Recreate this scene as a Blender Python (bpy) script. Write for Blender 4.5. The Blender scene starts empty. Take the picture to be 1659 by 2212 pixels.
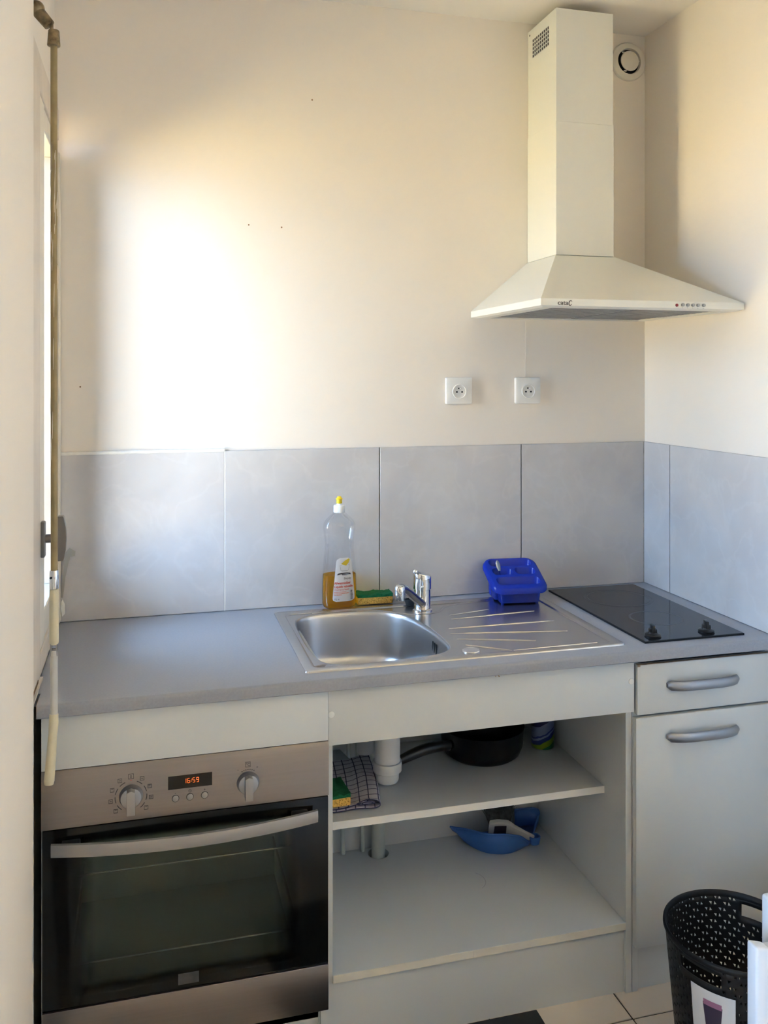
import bpy, bmesh, math, random
from mathutils import Vector, Matrix
random.seed(7)
PI = math.pi
sc = bpy.context.scene
COL = sc.collection

# ---------------------------------------------------------------- camera
cam_d = bpy.data.cameras.new('camera')
cam = bpy.data.objects.new('camera', cam_d)
COL.objects.link(cam)
sc.camera = cam
cam_d.sensor_fit = 'VERTICAL'
cam_d.sensor_height = 36.0
cam_d.lens = 1902.42 / 2212 * 36.0
cam_d.shift_y = -(1106.0 - 810.07) / 2212
cam_d.clip_start = 0.02
cam.location = (0.2101, -2.5507, 1.5325)
cam.rotation_euler = (PI / 2, 0, -0.2636)

# ---------------------------------------------------------------- sky, sun, exposure
world = bpy.data.worlds.new('sky')
sc.world = world
world.use_nodes = True
bg = world.node_tree.nodes['Background']
bg.inputs['Color'].default_value = (0.46, 0.67, 1.0, 1)
bg.inputs['Strength'].default_value = 8.0

sun_d = bpy.data.lights.new('sun', 'SUN')
sun = bpy.data.objects.new('sun', sun_d)
COL.objects.link(sun)
sun_d.energy = 54.0
sun_d.angle = math.radians(0.6)
sun_d.color = (1.0, 0.88, 0.70)
sun.rotation_euler = Vector((-math.cos(math.radians(33)), 0.25, -math.sin(math.radians(33)))).to_track_quat('-Z', 'Y').to_euler()
sun.location = (8, -2, 8)

def portal(name, loc, rot, w, h):
    d = bpy.data.lights.new(name, 'AREA')
    d.shape = 'RECTANGLE'; d.size = w; d.size_y = h
    d.cycles.is_portal = True
    o = bpy.data.objects.new(name, d)
    COL.objects.link(o)
    o.location = loc; o.rotation_euler = rot
portal('kitchen_window_portal', (-0.315, -0.31, 1.5), (0, -PI / 2, 0), 1.26, 0.54)
portal('room_window_portal', (-0.315, -2.9, 1.425), (0, -PI / 2, 0), 1.85, 2.0)

vs = sc.view_settings
vs.view_transform = 'Standard'
vs.look = 'None'
vs.gamma = 1.0
vs.use_curve_mapping = False
vs.exposure = 2.15
sc.cycles.max_bounces = 14
sc.cycles.diffuse_bounces = 7
sc.cycles.transparent_max_bounces = 16
sc.cycles.sample_clamp_indirect = 12.0
sc.cycles.caustics_reflective = False
sc.cycles.caustics_refractive = False

# ---------------------------------------------------------------- materials
MATS = {}
def mat(name, color, rough=0.5, metal=0.0, noise=0.0, nscale=8.0, bump=0.0, bscale=60.0, spec=0.5, coat=0.0, aniso=None, emit=None):
    m = bpy.data.materials.new(name)
    m.use_nodes = True
    nt = m.node_tree
    b = nt.nodes['Principled BSDF']
    c = tuple(color) + (1,)
    b.inputs['Base Color'].default_value = c
    b.inputs['Roughness'].default_value = rough
    b.inputs['Metallic'].default_value = metal
    b.inputs['Specular IOR Level'].default_value = spec
    b.inputs['Coat Weight'].default_value = coat
    tc = None
    if noise or bump or aniso:
        tc = nt.nodes.new('ShaderNodeTexCoord')
        mp = nt.nodes.new('ShaderNodeMapping')
        if aniso: mp.inputs['Scale'].default_value = aniso
        nt.links.new(tc.outputs['Object'], mp.inputs['Vector'])
    if noise:
        n = nt.nodes.new('ShaderNodeTexNoise')
        n.inputs['Scale'].default_value = nscale
        n.inputs['Detail'].default_value = 5
        nt.links.new(mp.outputs['Vector'], n.inputs['Vector'])
        r = nt.nodes.new('ShaderNodeValToRGB')
        r.color_ramp.elements[0].position = 0.3
        r.color_ramp.elements[1].position = 0.7
        r.color_ramp.elements[0].color = tuple(max(0, x * (1 - noise)) for x in color) + (1,)
        r.color_ramp.elements[1].color = tuple(min(1, x * (1 + noise)) for x in color) + (1,)
        nt.links.new(n.outputs['Fac'], r.inputs['Fac'])
        nt.links.new(r.outputs['Color'], b.inputs['Base Color'])
    if bump:
        n2 = nt.nodes.new('ShaderNodeTexNoise')
        n2.inputs['Scale'].default_value = bscale
        n2.inputs['Detail'].default_value = 4
        nt.links.new(mp.outputs['Vector'], n2.inputs['Vector'])
        bp = nt.nodes.new('ShaderNodeBump')
        bp.inputs['Strength'].default_value = bump
        bp.inputs['Distance'].default_value = 0.002
        nt.links.new(n2.outputs['Fac'], bp.inputs['Height'])
        nt.links.new(bp.outputs['Normal'], b.inputs['Normal'])
    if emit:
        b.inputs['Emission Color'].default_value = tuple(emit[0]) + (1,)
        b.inputs['Emission Strength'].default_value = emit[1]
    MATS[name] = m
    return m

mat('wall_paint', (0.83, 0.775, 0.705), 0.75, noise=0.015, nscale=2.0, bump=0.12, bscale=45)
mat('ceiling_paint', (0.82, 0.78, 0.73), 0.85, bump=0.1, bscale=40)
mat('laminate', (0.61, 0.645, 0.67), 0.38, noise=0.025, nscale=3.0)
mat('laminate_edge', (0.70, 0.68, 0.62), 0.5, noise=0.06, nscale=20)
mat('chip_edge', (0.42, 0.30, 0.20), 0.8, noise=0.3, nscale=90)
mat('worktop', (0.30, 0.322, 0.372), 0.32, noise=0.05, nscale=220)
mat('steel', (0.58, 0.57, 0.56), 0.27, 1.0, noise=0.03, nscale=12, bump=0.04, bscale=30, aniso=(2, 60, 2))
mat('steel_bowl', (0.52, 0.525, 0.54), 0.30, 1.0, noise=0.04, nscale=9)
mat('oven_steel', (0.27, 0.25, 0.245), 0.34, 1.0, noise=0.03, nscale=5, bump=0.03, bscale=25, aniso=(1, 1, 40))
mat('handle_metal', (0.36, 0.37, 0.40), 0.36, 1.0, noise=0.03, nscale=20)
mat('handle_bar', (0.36, 0.35, 0.345), 0.42, 0.6)
mat('chrome', (0.80, 0.81, 0.83), 0.07, 1.0, noise=0.01, nscale=10)
mat('chrome_dull', (0.33, 0.34, 0.36), 0.22, 1.0, noise=0.05, nscale=10)
mat('black_gloss', (0.006, 0.006, 0.007), 0.08, noise=0.1, nscale=20)
mat('black_plastic', (0.012, 0.012, 0.013), 0.3, noise=0.1, nscale=40)
mat('black_matte', (0.012, 0.011, 0.011), 0.7, noise=0.2, nscale=60)
mat('hob_ring', (0.055, 0.055, 0.058), 0.35, noise=0.3, nscale=60)
mat('hood_white', (0.76, 0.77, 0.73), 0.3, noise=0.01, nscale=3, coat=0.2)
mat('plastic_white', (0.80, 0.80, 0.785), 0.32, noise=0.015, nscale=12)
mat('plastic_cream', (0.62, 0.57, 0.42), 0.4, noise=0.08, nscale=30)
mat('vent_cream', (0.78, 0.74, 0.66), 0.45, noise=0.03, nscale=20)
mat('socket_face', (0.74, 0.74, 0.73), 0.3, noise=0.01, nscale=20)
mat('dark_hole', (0.01, 0.01, 0.01), 0.8)
mat('filter_grey', (0.30, 0.31, 0.31), 0.45, 0.6, noise=0.1, nscale=60)
mat('rod_brass', (0.30, 0.235, 0.12), 0.5, 0.15, noise=0.3, nscale=14, bump=0.2, bscale=50)
mat('joint_metal', (0.20, 0.155, 0.09), 0.45, 0.6, noise=0.7, nscale=60, bump=0.4, bscale=90)
mat('rod_grey', (0.50, 0.50, 0.49), 0.35, noise=0.05, nscale=30)
mat('frame_paint', (0.66, 0.59, 0.51), 0.45, noise=0.07, nscale=14, bump=0.15, bscale=40)
mat('sash_paint', (0.74, 0.69, 0.60), 0.42, noise=0.05, nscale=20, bump=0.1, bscale=40)
mat('rust', (0.22, 0.12, 0.06), 0.8, noise=0.5, nscale=80)
mat('grout', (0.30, 0.285, 0.265), 0.9, noise=0.2, nscale=60)
mat('caulk', (0.78, 0.77, 0.73), 0.6, noise=0.05, nscale=60, bump=0.3, bscale=120)
mat('sponge_yellow', (0.72, 0.44, 0.10), 0.95, noise=0.25, nscale=260, bump=0.9, bscale=420)
mat('sponge_hole', (0.28, 0.13, 0.02), 0.95)
mat('scour_green', (0.006, 0.16, 0.055), 0.95, noise=0.35, nscale=300, bump=0.9, bscale=500)
mat('blue_plastic', (0.002, 0.026, 0.38), 0.22, noise=0.05, nscale=6, spec=0.28)
mat('dustpan_blue', (0.045, 0.15, 0.48), 0.38, noise=0.06, nscale=10)
mat('bristle', (0.10, 0.10, 0.105), 0.8, noise=0.5, nscale=90)
mat('pan_coat', (0.004, 0.004, 0.005), 0.36, noise=0.15, nscale=120, bump=0.1, bscale=200, spec=0.25)
mat('outer_render', (0.30, 0.32, 0.34), 0.9, noise=0.08, nscale=6)
mat('pipe_white', (0.72, 0.74, 0.76), 0.35, noise=0.02, nscale=12)
mat('pipe_grey', (0.50, 0.55, 0.53), 0.45, noise=0.04, nscale=12)
mat('bin_plastic', (0.009, 0.008, 0.008), 0.5, noise=0.2, nscale=120, spec=0.3)
mat('paper', (0.74, 0.76, 0.80), 0.55, noise=0.015, nscale=30)
mat('print_dark', (0.03, 0.03, 0.035), 0.6)
mat('print_brown', (0.06, 0.045, 0.045), 0.6)
mat('print_red', (0.62, 0.05, 0.03), 0.6)
mat('print_orange', (0.75, 0.22, 0.12), 0.6)
mat('print_yellow', (0.66, 0.50, 0.03), 0.6)
mat('print_grey', (0.45, 0.47, 0.52), 0.6)
mat('print_purple', (0.05, 0.035, 0.07), 0.5)
mat('print_mauve', (0.35, 0.16, 0.28), 0.5)
mat('cap_white', (0.85, 0.86, 0.88), 0.35)
mat('nozzle_yellow', (0.90, 0.62, 0.01), 0.35)
mat('red_lamp', (0.30, 0.01, 0.015), 0.3, coat=0.5)
mat('button_grey', (0.36, 0.37, 0.37), 0.35, noise=0.05, nscale=40)
mat('digit', (0.3, 0.05, 0.01), 0.5, emit=((1.0, 0.20, 0.03), 0.22))
mat('floor_tile', (0.70, 0.62, 0.53), 0.28, noise=0.06, nscale=5, bump=0.05, bscale=60)
mat('floor_grout', (0.09, 0.075, 0.06), 0.9, noise=0.2, nscale=50)
mat('rubber', (0.016, 0.016, 0.017), 0.6, noise=0.2, nscale=50)
mat('enamel', (0.50, 0.53, 0.50), 0.5, noise=0.05, nscale=8)
mat('chair_white', (0.58, 0.61, 0.66), 0.35, noise=0.015, nscale=12)
mat('can_green', (0.015, 0.20, 0.05), 0.3, noise=0.3, nscale=10)
mat('ground', (0.69, 0.49, 0.23), 0.9, noise=0.18, nscale=0.4)
mat('pavement', (0.20, 0.23, 0.28), 0.9, noise=0.08, nscale=0.5)
mat('facade', (0.60, 0.55, 0.48), 0.9, noise=0.05, nscale=2)
mat('handle_dark', (0.17, 0.165, 0.16), 0.35, 0.4, noise=0.05, nscale=20)
mat('bracket_grey', (0.36, 0.36, 0.34), 0.35, 0.3, noise=0.05, nscale=20)

def glass_mat(name, tint, ior=1.45, gloss_rough=0.02, cap=1.0):
    m = bpy.data.materials.new(name); m.use_nodes = True
    nt = m.node_tree; nt.nodes.clear()
    o = nt.nodes.new('ShaderNodeOutputMaterial')
    t = nt.nodes.new('ShaderNodeBsdfTransparent'); t.inputs['Color'].default_value = tuple(tint) + (1,)
    g = nt.nodes.new('ShaderNodeBsdfGlossy'); g.inputs['Roughness'].default_value = gloss_rough
    f = nt.nodes.new('ShaderNodeFresnel'); f.inputs['IOR'].default_value = ior
    mx = nt.nodes.new('ShaderNodeMixShader')
    mn = nt.nodes.new('ShaderNodeMath'); mn.operation = 'MINIMUM'; mn.inputs[1].default_value = cap
    nt.links.new(f.outputs['Fac'], mn.inputs[0]); nt.links.new(mn.outputs[0], mx.inputs['Fac'])
    nt.links.new(t.outputs[0], mx.inputs[1]); nt.links.new(g.outputs[0], mx.inputs[2])
    nt.links.new(mx.outputs[0], o.inputs['Surface'])
    MATS[name] = m
glass_mat('window_glass', (0.95, 0.97, 0.97))
glass_mat('old_glass', (0.87, 0.895, 0.90))  # tint added to dim the daylight through the kitchen pane
glass_mat('clear_plastic', (0.985, 0.987, 0.99), ior=1.5, gloss_rough=0.03, cap=0.16)

def liquid_mat():
    m = bpy.data.materials.new('soap_liquid'); m.use_nodes = True
    nt = m.node_tree; nt.nodes.clear()
    o = nt.nodes.new('ShaderNodeOutputMaterial')
    t = nt.nodes.new('ShaderNodeBsdfTransparent'); t.inputs['Color'].default_value = (1.0, 0.74, 0.15, 1)
    d = nt.nodes.new('ShaderNodeBsdfTranslucent'); d.inputs['Color'].default_value = (1.0, 0.62, 0.05, 1)
    g = nt.nodes.new('ShaderNodeBsdfGlossy'); g.inputs['Roughness'].default_value = 0.05
    f = nt.nodes.new('ShaderNodeFresnel'); f.inputs['IOR'].default_value = 1.05
    m1 = nt.nodes.new('ShaderNodeMixShader'); m1.inputs['Fac'].default_value = 0.28
    m2 = nt.nodes.new('ShaderNodeMixShader')
    nt.links.new(t.outputs[0], m1.inputs[1]); nt.links.new(d.outputs[0], m1.inputs[2])
    nt.links.new(f.outputs['Fac'], m2.inputs['Fac'])
    nt.links.new(m1.outputs[0], m2.inputs[1]); nt.links.new(g.outputs[0], m2.inputs[2])
    nt.links.new(m2.outputs[0], o.inputs['Surface'])
    MATS['soap_liquid'] = m
liquid_mat()

def tile_mat():
    m = bpy.data.materials.new('wall_tile'); m.use_nodes = True
    nt = m.node_tree; b = nt.nodes['Principled BSDF']
    b.inputs['Roughness'].default_value = 0.3
    tc = nt.nodes.new('ShaderNodeTexCoord')
    n1 = nt.nodes.new('ShaderNodeTexNoise'); n1.inputs['Scale'].default_value = 5; n1.inputs['Detail'].default_value = 8; n1.inputs['Distortion'].default_value = .3
    r1 = nt.nodes.new('ShaderNodeValToRGB')
    r1.color_ramp.elements[0].position = .35; r1.color_ramp.elements[0].color = (0.54, 0.53, 0.54, 1)
    r1.color_ramp.elements[1].position = .68; r1.color_ramp.elements[1].color = (0.62, 0.61, 0.615, 1)
    n2 = nt.nodes.new('ShaderNodeTexNoise'); n2.inputs['Scale'].default_value = 6; n2.inputs['Detail'].default_value = 6; n2.inputs['Distortion'].default_value = .4
    r2 = nt.nodes.new('ShaderNodeValToRGB')
    e = r2.color_ramp.elements
    e[0].position = .47; e[0].color = (0, 0, 0, 1); e[1].position = .5; e[1].color = (1, 1, 1, 1)
    x = e.new(.53); x.color = (0, 0, 0, 1)
    mx = nt.nodes.new('ShaderNodeMixRGB'); mx.inputs['Color2'].default_value = (0.72, 0.715, 0.72, 1)
    ml = nt.nodes.new('ShaderNodeMath'); ml.operation = 'MULTIPLY'; ml.inputs[1].default_value = .16
    for n in (n1, n2): nt.links.new(tc.outputs['Object'], n.inputs['Vector'])
    nt.links.new(n1.outputs['Fac'], r1.inputs['Fac']); nt.links.new(n2.outputs['Fac'], r2.inputs['Fac'])
    nt.links.new(r2.outputs['Color'], ml.inputs[0]); nt.links.new(ml.outputs[0], mx.inputs['Fac'])
    nt.links.new(r1.outputs['Color'], mx.inputs['Color1']); nt.links.new(mx.outputs['Color'], b.inputs['Base Color'])
    MATS['wall_tile'] = m
tile_mat()

def towel_mat():
    m = bpy.data.materials.new('tea_towel'); m.use_nodes = True
    nt = m.node_tree; b = nt.nodes['Principled BSDF']; b.inputs['Roughness'].default_value = .95
    uv = nt.nodes.new('ShaderNodeUVMap')
    sep = nt.nodes.new('ShaderNodeSeparateXYZ'); nt.links.new(uv.outputs['UV'], sep.inputs[0])
    outs = []
    for i in (0, 1):
        a = nt.nodes.new('ShaderNodeMath'); a.operation = 'FRACT'; nt.links.new(sep.outputs[i], a.inputs[0])
        c = nt.nodes.new('ShaderNodeMath'); c.operation = 'LESS_THAN'; c.inputs[1].default_value = .11; nt.links.new(a.outputs[0], c.inputs[0])
        outs.append(c)
    mxm = nt.nodes.new('ShaderNodeMath'); mxm.operation = 'MAXIMUM'
    nt.links.new(outs[0].outputs[0], mxm.inputs[0]); nt.links.new(outs[1].outputs[0], mxm.inputs[1])
    mx = nt.nodes.new('ShaderNodeMixRGB'); mx.inputs['Color1'].default_value = (.62, .60, .68, 1); mx.inputs['Color2'].default_value = (.05, .05, .12, 1)
    nt.links.new(mxm.outputs[0], mx.inputs['Fac']); nt.links.new(mx.outputs['Color'], b.inputs['Base Color'])
    MATS['tea_towel'] = m
towel_mat()

def oven_glass_mat():
    # black printed frit round the edge that fades through a dot screen into a tinted pane
    m = bpy.data.materials.new('oven_glass'); m.use_nodes = True
    nt = m.node_tree; nt.nodes.clear()
    N = nt.nodes.new; L = nt.links.new
    o = N('ShaderNodeOutputMaterial')
    tc = N('ShaderNodeTexCoord'); sep = N('ShaderNodeSeparateXYZ'); L(tc.outputs['Object'], sep.inputs[0])
    def edge(axis, c, half, soft):
        a = N('ShaderNodeMath'); a.operation = 'SUBTRACT'; a.inputs[1].default_value = c; L(sep.outputs[axis], a.inputs[0])
        b_ = N('ShaderNodeMath'); b_.operation = 'ABSOLUTE'; L(a.outputs[0], b_.inputs[0])
        r = N('ShaderNodeMapRange'); r.interpolation_type = 'SMOOTHSTEP'
        r.inputs['From Min'].default_value = half; r.inputs['From Max'].default_value = half - soft
        L(b_.outputs[0], r.inputs['Value']); return r
    ex = edge(0, -0.004, 0.245, 0.06); ez = edge(2, 0.302, 0.165, 0.02)
    mul = N('ShaderNodeMath'); mul.operation = 'MULTIPLY'; L(ex.outputs[0], mul.inputs[0]); L(ez.outputs[0], mul.inputs[1])
    bl = N('ShaderNodeBsdfPrincipled'); bl.inputs['Base Color'].default_value = (.004, .004, .004, 1); bl.inputs['Roughness'].default_value = .12
    bl.inputs['Specular IOR Level'].default_value = .3
    t = N('ShaderNodeBsdfTransparent'); t.inputs['Color'].default_value = (.82, .86, .82, 1)
    g = N('ShaderNodeBsdfGlossy'); g.inputs['Roughness'].default_value = .08; g.inputs['Color'].default_value = (.6, .6, .6, 1)
    f = N('ShaderNodeFresnel'); f.inputs['IOR'].default_value = 1.4
    m1 = N('ShaderNodeMixShader'); L(f.outputs[0], m1.inputs['Fac']); L(t.outputs[0], m1.inputs[1]); L(g.outputs[0], m1.inputs[2])
    m2 = N('ShaderNodeMixShader'); L(mul.outputs[0], m2.inputs['Fac']); L(bl.outputs[0], m2.inputs[1]); L(m1.outputs[0], m2.inputs[2])
    L(m2.outputs[0], o.inputs['Surface'])
    MATS['oven_glass'] = m
oven_glass_mat()

def can_mat():
    # printed wrap: green base, dark blue scene, pale blue table, lime sweep
    m = bpy.data.materials.new('can_print'); m.use_nodes = True
    nt = m.node_tree; b = nt.nodes['Principled BSDF']; b.inputs['Roughness'].default_value = .3; b.inputs['Metallic'].default_value = .3
    N = nt.nodes.new; L = nt.links.new
    tc = N('ShaderNodeTexCoord'); sep = N('ShaderNodeSeparateXYZ'); L(tc.outputs['Object'], sep.inputs[0])
    s = N('ShaderNodeMath'); s.operation = 'MULTIPLY_ADD'; s.inputs[1].default_value = -0.55; L(sep.outputs[0], s.inputs[0]); L(sep.outputs[2], s.inputs[2])
    n = N('ShaderNodeTexNoise'); n.inputs['Scale'].default_value = 35
    L(tc.outputs['Object'], n.inputs['Vector'])
    a = N('ShaderNodeMath'); a.operation = 'MULTIPLY_ADD'; a.inputs[1].default_value = .012; L(n.outputs['Fac'], a.inputs[0]); L(s.outputs[0], a.inputs[2])
    mr = N('ShaderNodeMapRange'); mr.inputs['From Min'].default_value = 0; mr.inputs['From Max'].default_value = .12; L(a.outputs[0], mr.inputs['Value'])
    r = N('ShaderNodeValToRGB'); r.color_ramp.interpolation = 'CONSTANT'
    e = r.color_ramp.elements
    e[0].position = 0; e[0].color = (.01, .16, .05, 1)
    e[1].position = .16; e[1].color = (.20, .32, .02, 1)
    for p, c in ((.30, (.02, .04, .22)), (.40, (.22, .28, .50)), (.45, (.03, .05, .25)), (.50, (.20, .25, .45)), (.72, (.015, .02, .10)), (.86, (.03, .05, .2))):
        x = e.new(p); x.color = c + (1,)
    L(mr.outputs[0], r.inputs['Fac']); L(r.outputs['Color'], b.inputs['Base Color'])
    MATS['can_print'] = m
can_mat()

# ---------------------------------------------------------------- builders
ORIG = {}
def newbm(): return bmesh.new()

def box(bm, x0, x1, y0, y1, z0, z1, bev=0.0, seg=2):
    r = bmesh.ops.create_cube(bm, size=1)
    vs_ = r['verts']
    for v in vs_:
        v.co = Vector(((x0 + x1) / 2 + v.co.x * (x1 - x0), (y0 + y1) / 2 + v.co.y * (y1 - y0), (z0 + z1) / 2 + v.co.z * (z1 - z0)))
    if bev:
        es = list({e for v in vs_ for e in v.link_edges})
        bmesh.ops.bevel(bm, geom=es, offset=bev, segments=seg, affect='EDGES', profile=0.5)
    return bm

def B(*a, **k): return box(newbm(), *a, **k)

def loft(bm, rings, cap0=True, cap1=True, close=True):
    R = [[bm.verts.new(p) for p in r] for r in rings]
    n = len(R[0])
    for a, b in zip(R, R[1:]):
        for i in range(n if close else n - 1):
            j = (i + 1) % n
            bm.faces.new((a[i], a[j], b[j], b[i]))
    if cap0: bm.faces.new(list(reversed(R[0])))
    if cap1: bm.faces.new(R[-1])
    return R

def frame_of(d):
    d = d.normalized()
    up = Vector((0, 0, 1)) if abs(d.z) < .9 else Vector((1, 0, 0))
    a = d.cross(up).normalized(); b = a.cross(d).normalized()
    return a, b

def circ(c, d, r, n=24, rb=None):
    a, b = frame_of(Vector(d)); rb = r if rb is None else rb
    return [Vector(c) + a * (r * math.cos(2 * PI * i / n)) + b * (rb * math.sin(2 * PI * i / n)) for i in range(n)]

def cyl(bm, p0, p1, r0, r1=None, n=24, bev=0.0):
    r1 = r0 if r1 is None else r1
    p0 = Vector(p0); p1 = Vector(p1); d = p1 - p0
    rings = []
    if bev:
        u = d.normalized() * bev
        rings = [circ(p0, d, r0 - bev, n), circ(p0 + u * .3, d, r0 - bev * .3, n), circ(p0 + u, d, r0, n), circ(p1 - u, d, r1, n), circ(p1 - u * .3, d, r1 - bev * .3, n), circ(p1, d, r1 - bev, n)]
    else:
        rings = [circ(p0, d, r0, n), circ(p1, d, r1, n)]
    loft(bm, rings)
    return bm

def tube(bm, pts, rads, n=14, rb=None):
    pts = [Vector(p) for p in pts]
    if not hasattr(rads, '__len__'): rads = [rads] * len(pts)
    rings = []
    a_prev = None
    for i, p in enumerate(pts):
        d = (pts[min(i + 1, len(pts) - 1)] - pts[max(i - 1, 0)]).normalized()
        if a_prev is None: a, b = frame_of(d)
        else:
            a = (a_prev - d * a_prev.dot(d)).normalized(); b = a.cross(d).normalized()
        a_prev = a
        q = rads[i]; q2 = q if rb is None else rb[i] if hasattr(rb, '__len__') else rb
        rings.append([p + a * (q * math.cos(2 * PI * k / n)) + b * (q2 * math.sin(2 * PI * k / n)) for k in range(n)])
    loft(bm, rings)
    return bm

def lathe(bm, prof, c=(0, 0), n=40, close_top=True, close_bot=True):
    rings = [[Vector((c[0] + r * math.cos(2 * PI * i / n), c[1] + r * math.sin(2 * PI * i / n), z)) for i in range(n)] for r, z in prof]
    loft(bm, rings, close_bot, close_top)
    return bm

def rrect(cx, cy, hx, hy, r, z, k=6):
    pts = []
    r = min(r, hx - 1e-4, hy - 1e-4)
    for q, (sx, sy) in enumerate(((1, 1), (-1, 1), (-1, -1), (1, -1))):
        for i in range(k + 1):
            a = q * PI / 2 + (PI / 2) * i / k
            pts.append(Vector((cx + sx * (hx - r) + r * math.cos(a), cy + sy * (hy - r) + r * math.sin(a), z)))
    return pts

def bez(p, n=16):
    """Catmull-Rom through points"""
    p = [Vector(q) for q in p]; out = []
    for i in range(len(p) - 1):
        p0 = p[max(i - 1, 0)]; p1 = p[i]; p2 = p[i + 1]; p3 = p[min(i + 2, len(p) - 1)]
        for k in range(n):
            t = k / n
            out.append(.5 * ((2 * p1) + (p2 - p0) * t + (2 * p0 - 5 * p1 + 4 * p2 - p3) * t * t + (3 * p1 - p0 - 3 * p2 + p3) * t ** 3))
    out.append(p[-1]); return out

def finish(name, bm, m, smooth=True, angle=40, uvf=None):
    bmesh.ops.recalc_face_normals(bm, faces=bm.faces)
    me = bpy.data.meshes.new(name)
    bm.to_mesh(me); bm.free()
    if smooth:
        for p in me.polygons: p.use_smooth = True
        me.set_sharp_from_angle(angle=math.radians(angle))
    me.materials.append(MATS[m])
    return me

def thing(name, label, cat, loc=(0, 0, 0), rz=0, group=None, local=False, kind=None):
    o = bpy.data.objects.new(name, None)
    COL.objects.link(o)
    o.empty_display_size = .05
    o.location = loc; o.rotation_euler = (0, 0, rz)
    if kind: o['kind'] = kind
    if label: o['label'] = label
    if cat: o['category'] = cat
    if group: o['group'] = group
    ORIG[o.name] = Vector((0, 0, 0)) if local else Vector(loc)
    return o

def part(name, bm, m, parent, label=None, smooth=True, angle=40):
    L0 = ORIG[parent.name]
    if L0.length: bmesh.ops.translate(bm, verts=bm.verts, vec=-L0)
    me = finish(name, bm, m, smooth, angle)
    o = bpy.data.objects.new(name, me)
    COL.objects.link(o); o.parent = parent
    ORIG[o.name] = L0
    if label: o['label'] = label
    return o

def single(name, bm, m, label, cat, loc=(0, 0, 0), group=None, kind=None, smooth=True):
    bmesh.ops.translate(bm, verts=bm.verts, vec=-Vector(loc))
    o = bpy.data.objects.new(name, finish(name, bm, m, smooth))
    COL.objects.link(o); o.location = loc
    if kind: o['kind'] = kind
    if label: o['label'] = label
    if cat: o['category'] = cat
    if group: o['group'] = group
    ORIG[o.name] = Vector(loc)
    return o

def structure(name, bm, m, label=None):
    return single(name, bm, m, label, None, kind='structure', smooth=False)

def text_mesh(txt, size, extrude=0.0004, shear=0.0, align='LEFT', bold=0.0, sx=1.0):
    cu = bpy.data.curves.new('t', 'FONT')
    cu.body = txt; cu.size = size; cu.extrude = extrude; cu.shear = shear; cu.align_x = align; cu.offset = bold
    cu.resolution_u = 3
    ob = bpy.data.objects.new('t', cu); COL.objects.link(ob)
    dg = bpy.context.evaluated_depsgraph_get()
    me = bpy.data.meshes.new_from_object(ob.evaluated_get(dg))
    bm = newbm(); bm.from_mesh(me)
    for v in bm.verts: v.co.x *= sx
    bpy.data.objects.remove(ob); bpy.data.curves.remove(cu); bpy.data.meshes.remove(me)
    return bm

def wall_text(txt, x, y, z, size, **k):
    """text standing on a face that looks toward -y"""
    bm = text_mesh(txt, size, **k)
    for v in bm.verts:
        v.co = Vector((x + v.co.x, y - v.co.z, z + v.co.y))
    return bm

def merge(bm, other):
    me = bpy.data.meshes.new('tmp'); other.to_mesh(me); other.free()
    bm.from_mesh(me); bpy.data.meshes.remove(me)
    return bm

def fill_holes(bm, loops):
    """flat (or sloped) plate: first loop outer, others holes; returns vert loops"""
    VL = []; es = []
    for lp in loops:
        vl = [bm.verts.new(p) for p in lp]
        VL.append(vl)
        for i in range(len(vl)): es.append(bm.edges.new((vl[i], vl[(i + 1) % len(vl)])))
    bmesh.ops.triangle_fill(bm, edges=es, use_beauty=True)
    return VL

def skirt(bm, vl, rings, cap=False):
    prev = vl
    for r in rings:
        cur = [bm.verts.new(p) for p in r]
        n = len(cur)
        for i in range(n):
            j = (i + 1) % n
            bm.faces.new((prev[i], prev[j], cur[j], cur[i]))
        prev = cur
    if cap: bm.faces.new(prev)
    return prev

# ================================================================ SETTING
XR = 1.779          # right kitchen wall
XW = -0.03          # recessed left wall with the window
XN = 0.0024         # nearer left wall
YN = -0.75
ZC = 2.635
ZW = 0.859          # worktop
# unseen outside: land and paving added for bounce light, slab above added for shade
structure('ground', B(-90, 30, -13, 60, -3.2, -3.0), 'ground', 'dry sunlit ground outside the building')
structure('pavement', B(-90, 30, -90, -13, -3.2, -3.0), 'pavement', 'pale grey pavement outside the building')
structure('roof', B(-0.31, 3.6, -6.5, 3.0, ZC + .1, ZC + .16), 'facade', 'flat roof of the building')
bm = newbm()
box(bm, -0.31, 3.6, -6.5, 3.0, -3.0, -0.1)
structure('building_base', bm, 'facade', 'storey below the kitchen')
# floor
fl = structure('floor', B(-0.31, 3.6, -5.4, 0.3, -0.1, -0.004), 'floor_grout', 'floor bed under beige tiles')
ts = .33; x_off = 1.329; y_off = -.6805
tme = finish('floor_tile', B(-ts / 2 + .002, ts / 2 - .002, -ts / 2 + .002, ts / 2 - .002, -.004, 0, bev=.0012, seg=1), 'floor_tile', smooth=False)
for i in range(-4, 7):
    for j in range(-14, 3):
        cx = x_off + (i + .5) * ts; cy = y_off + (j + .5) * ts
        if cx - ts / 2 < XN or cx + ts / 2 > 3.4 or cy - ts / 2 < -5.2 or cy + ts / 2 > 0: continue
        o = bpy.data.objects.new('floor_tile', tme); COL.objects.link(o); o.parent = fl; o.location = (cx, cy, 0)
# ceiling
structure('ceiling', B(-0.31, 3.6, -5.4, 0.3, ZC, ZC + .1), 'ceiling_paint', 'plain white ceiling')
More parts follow.
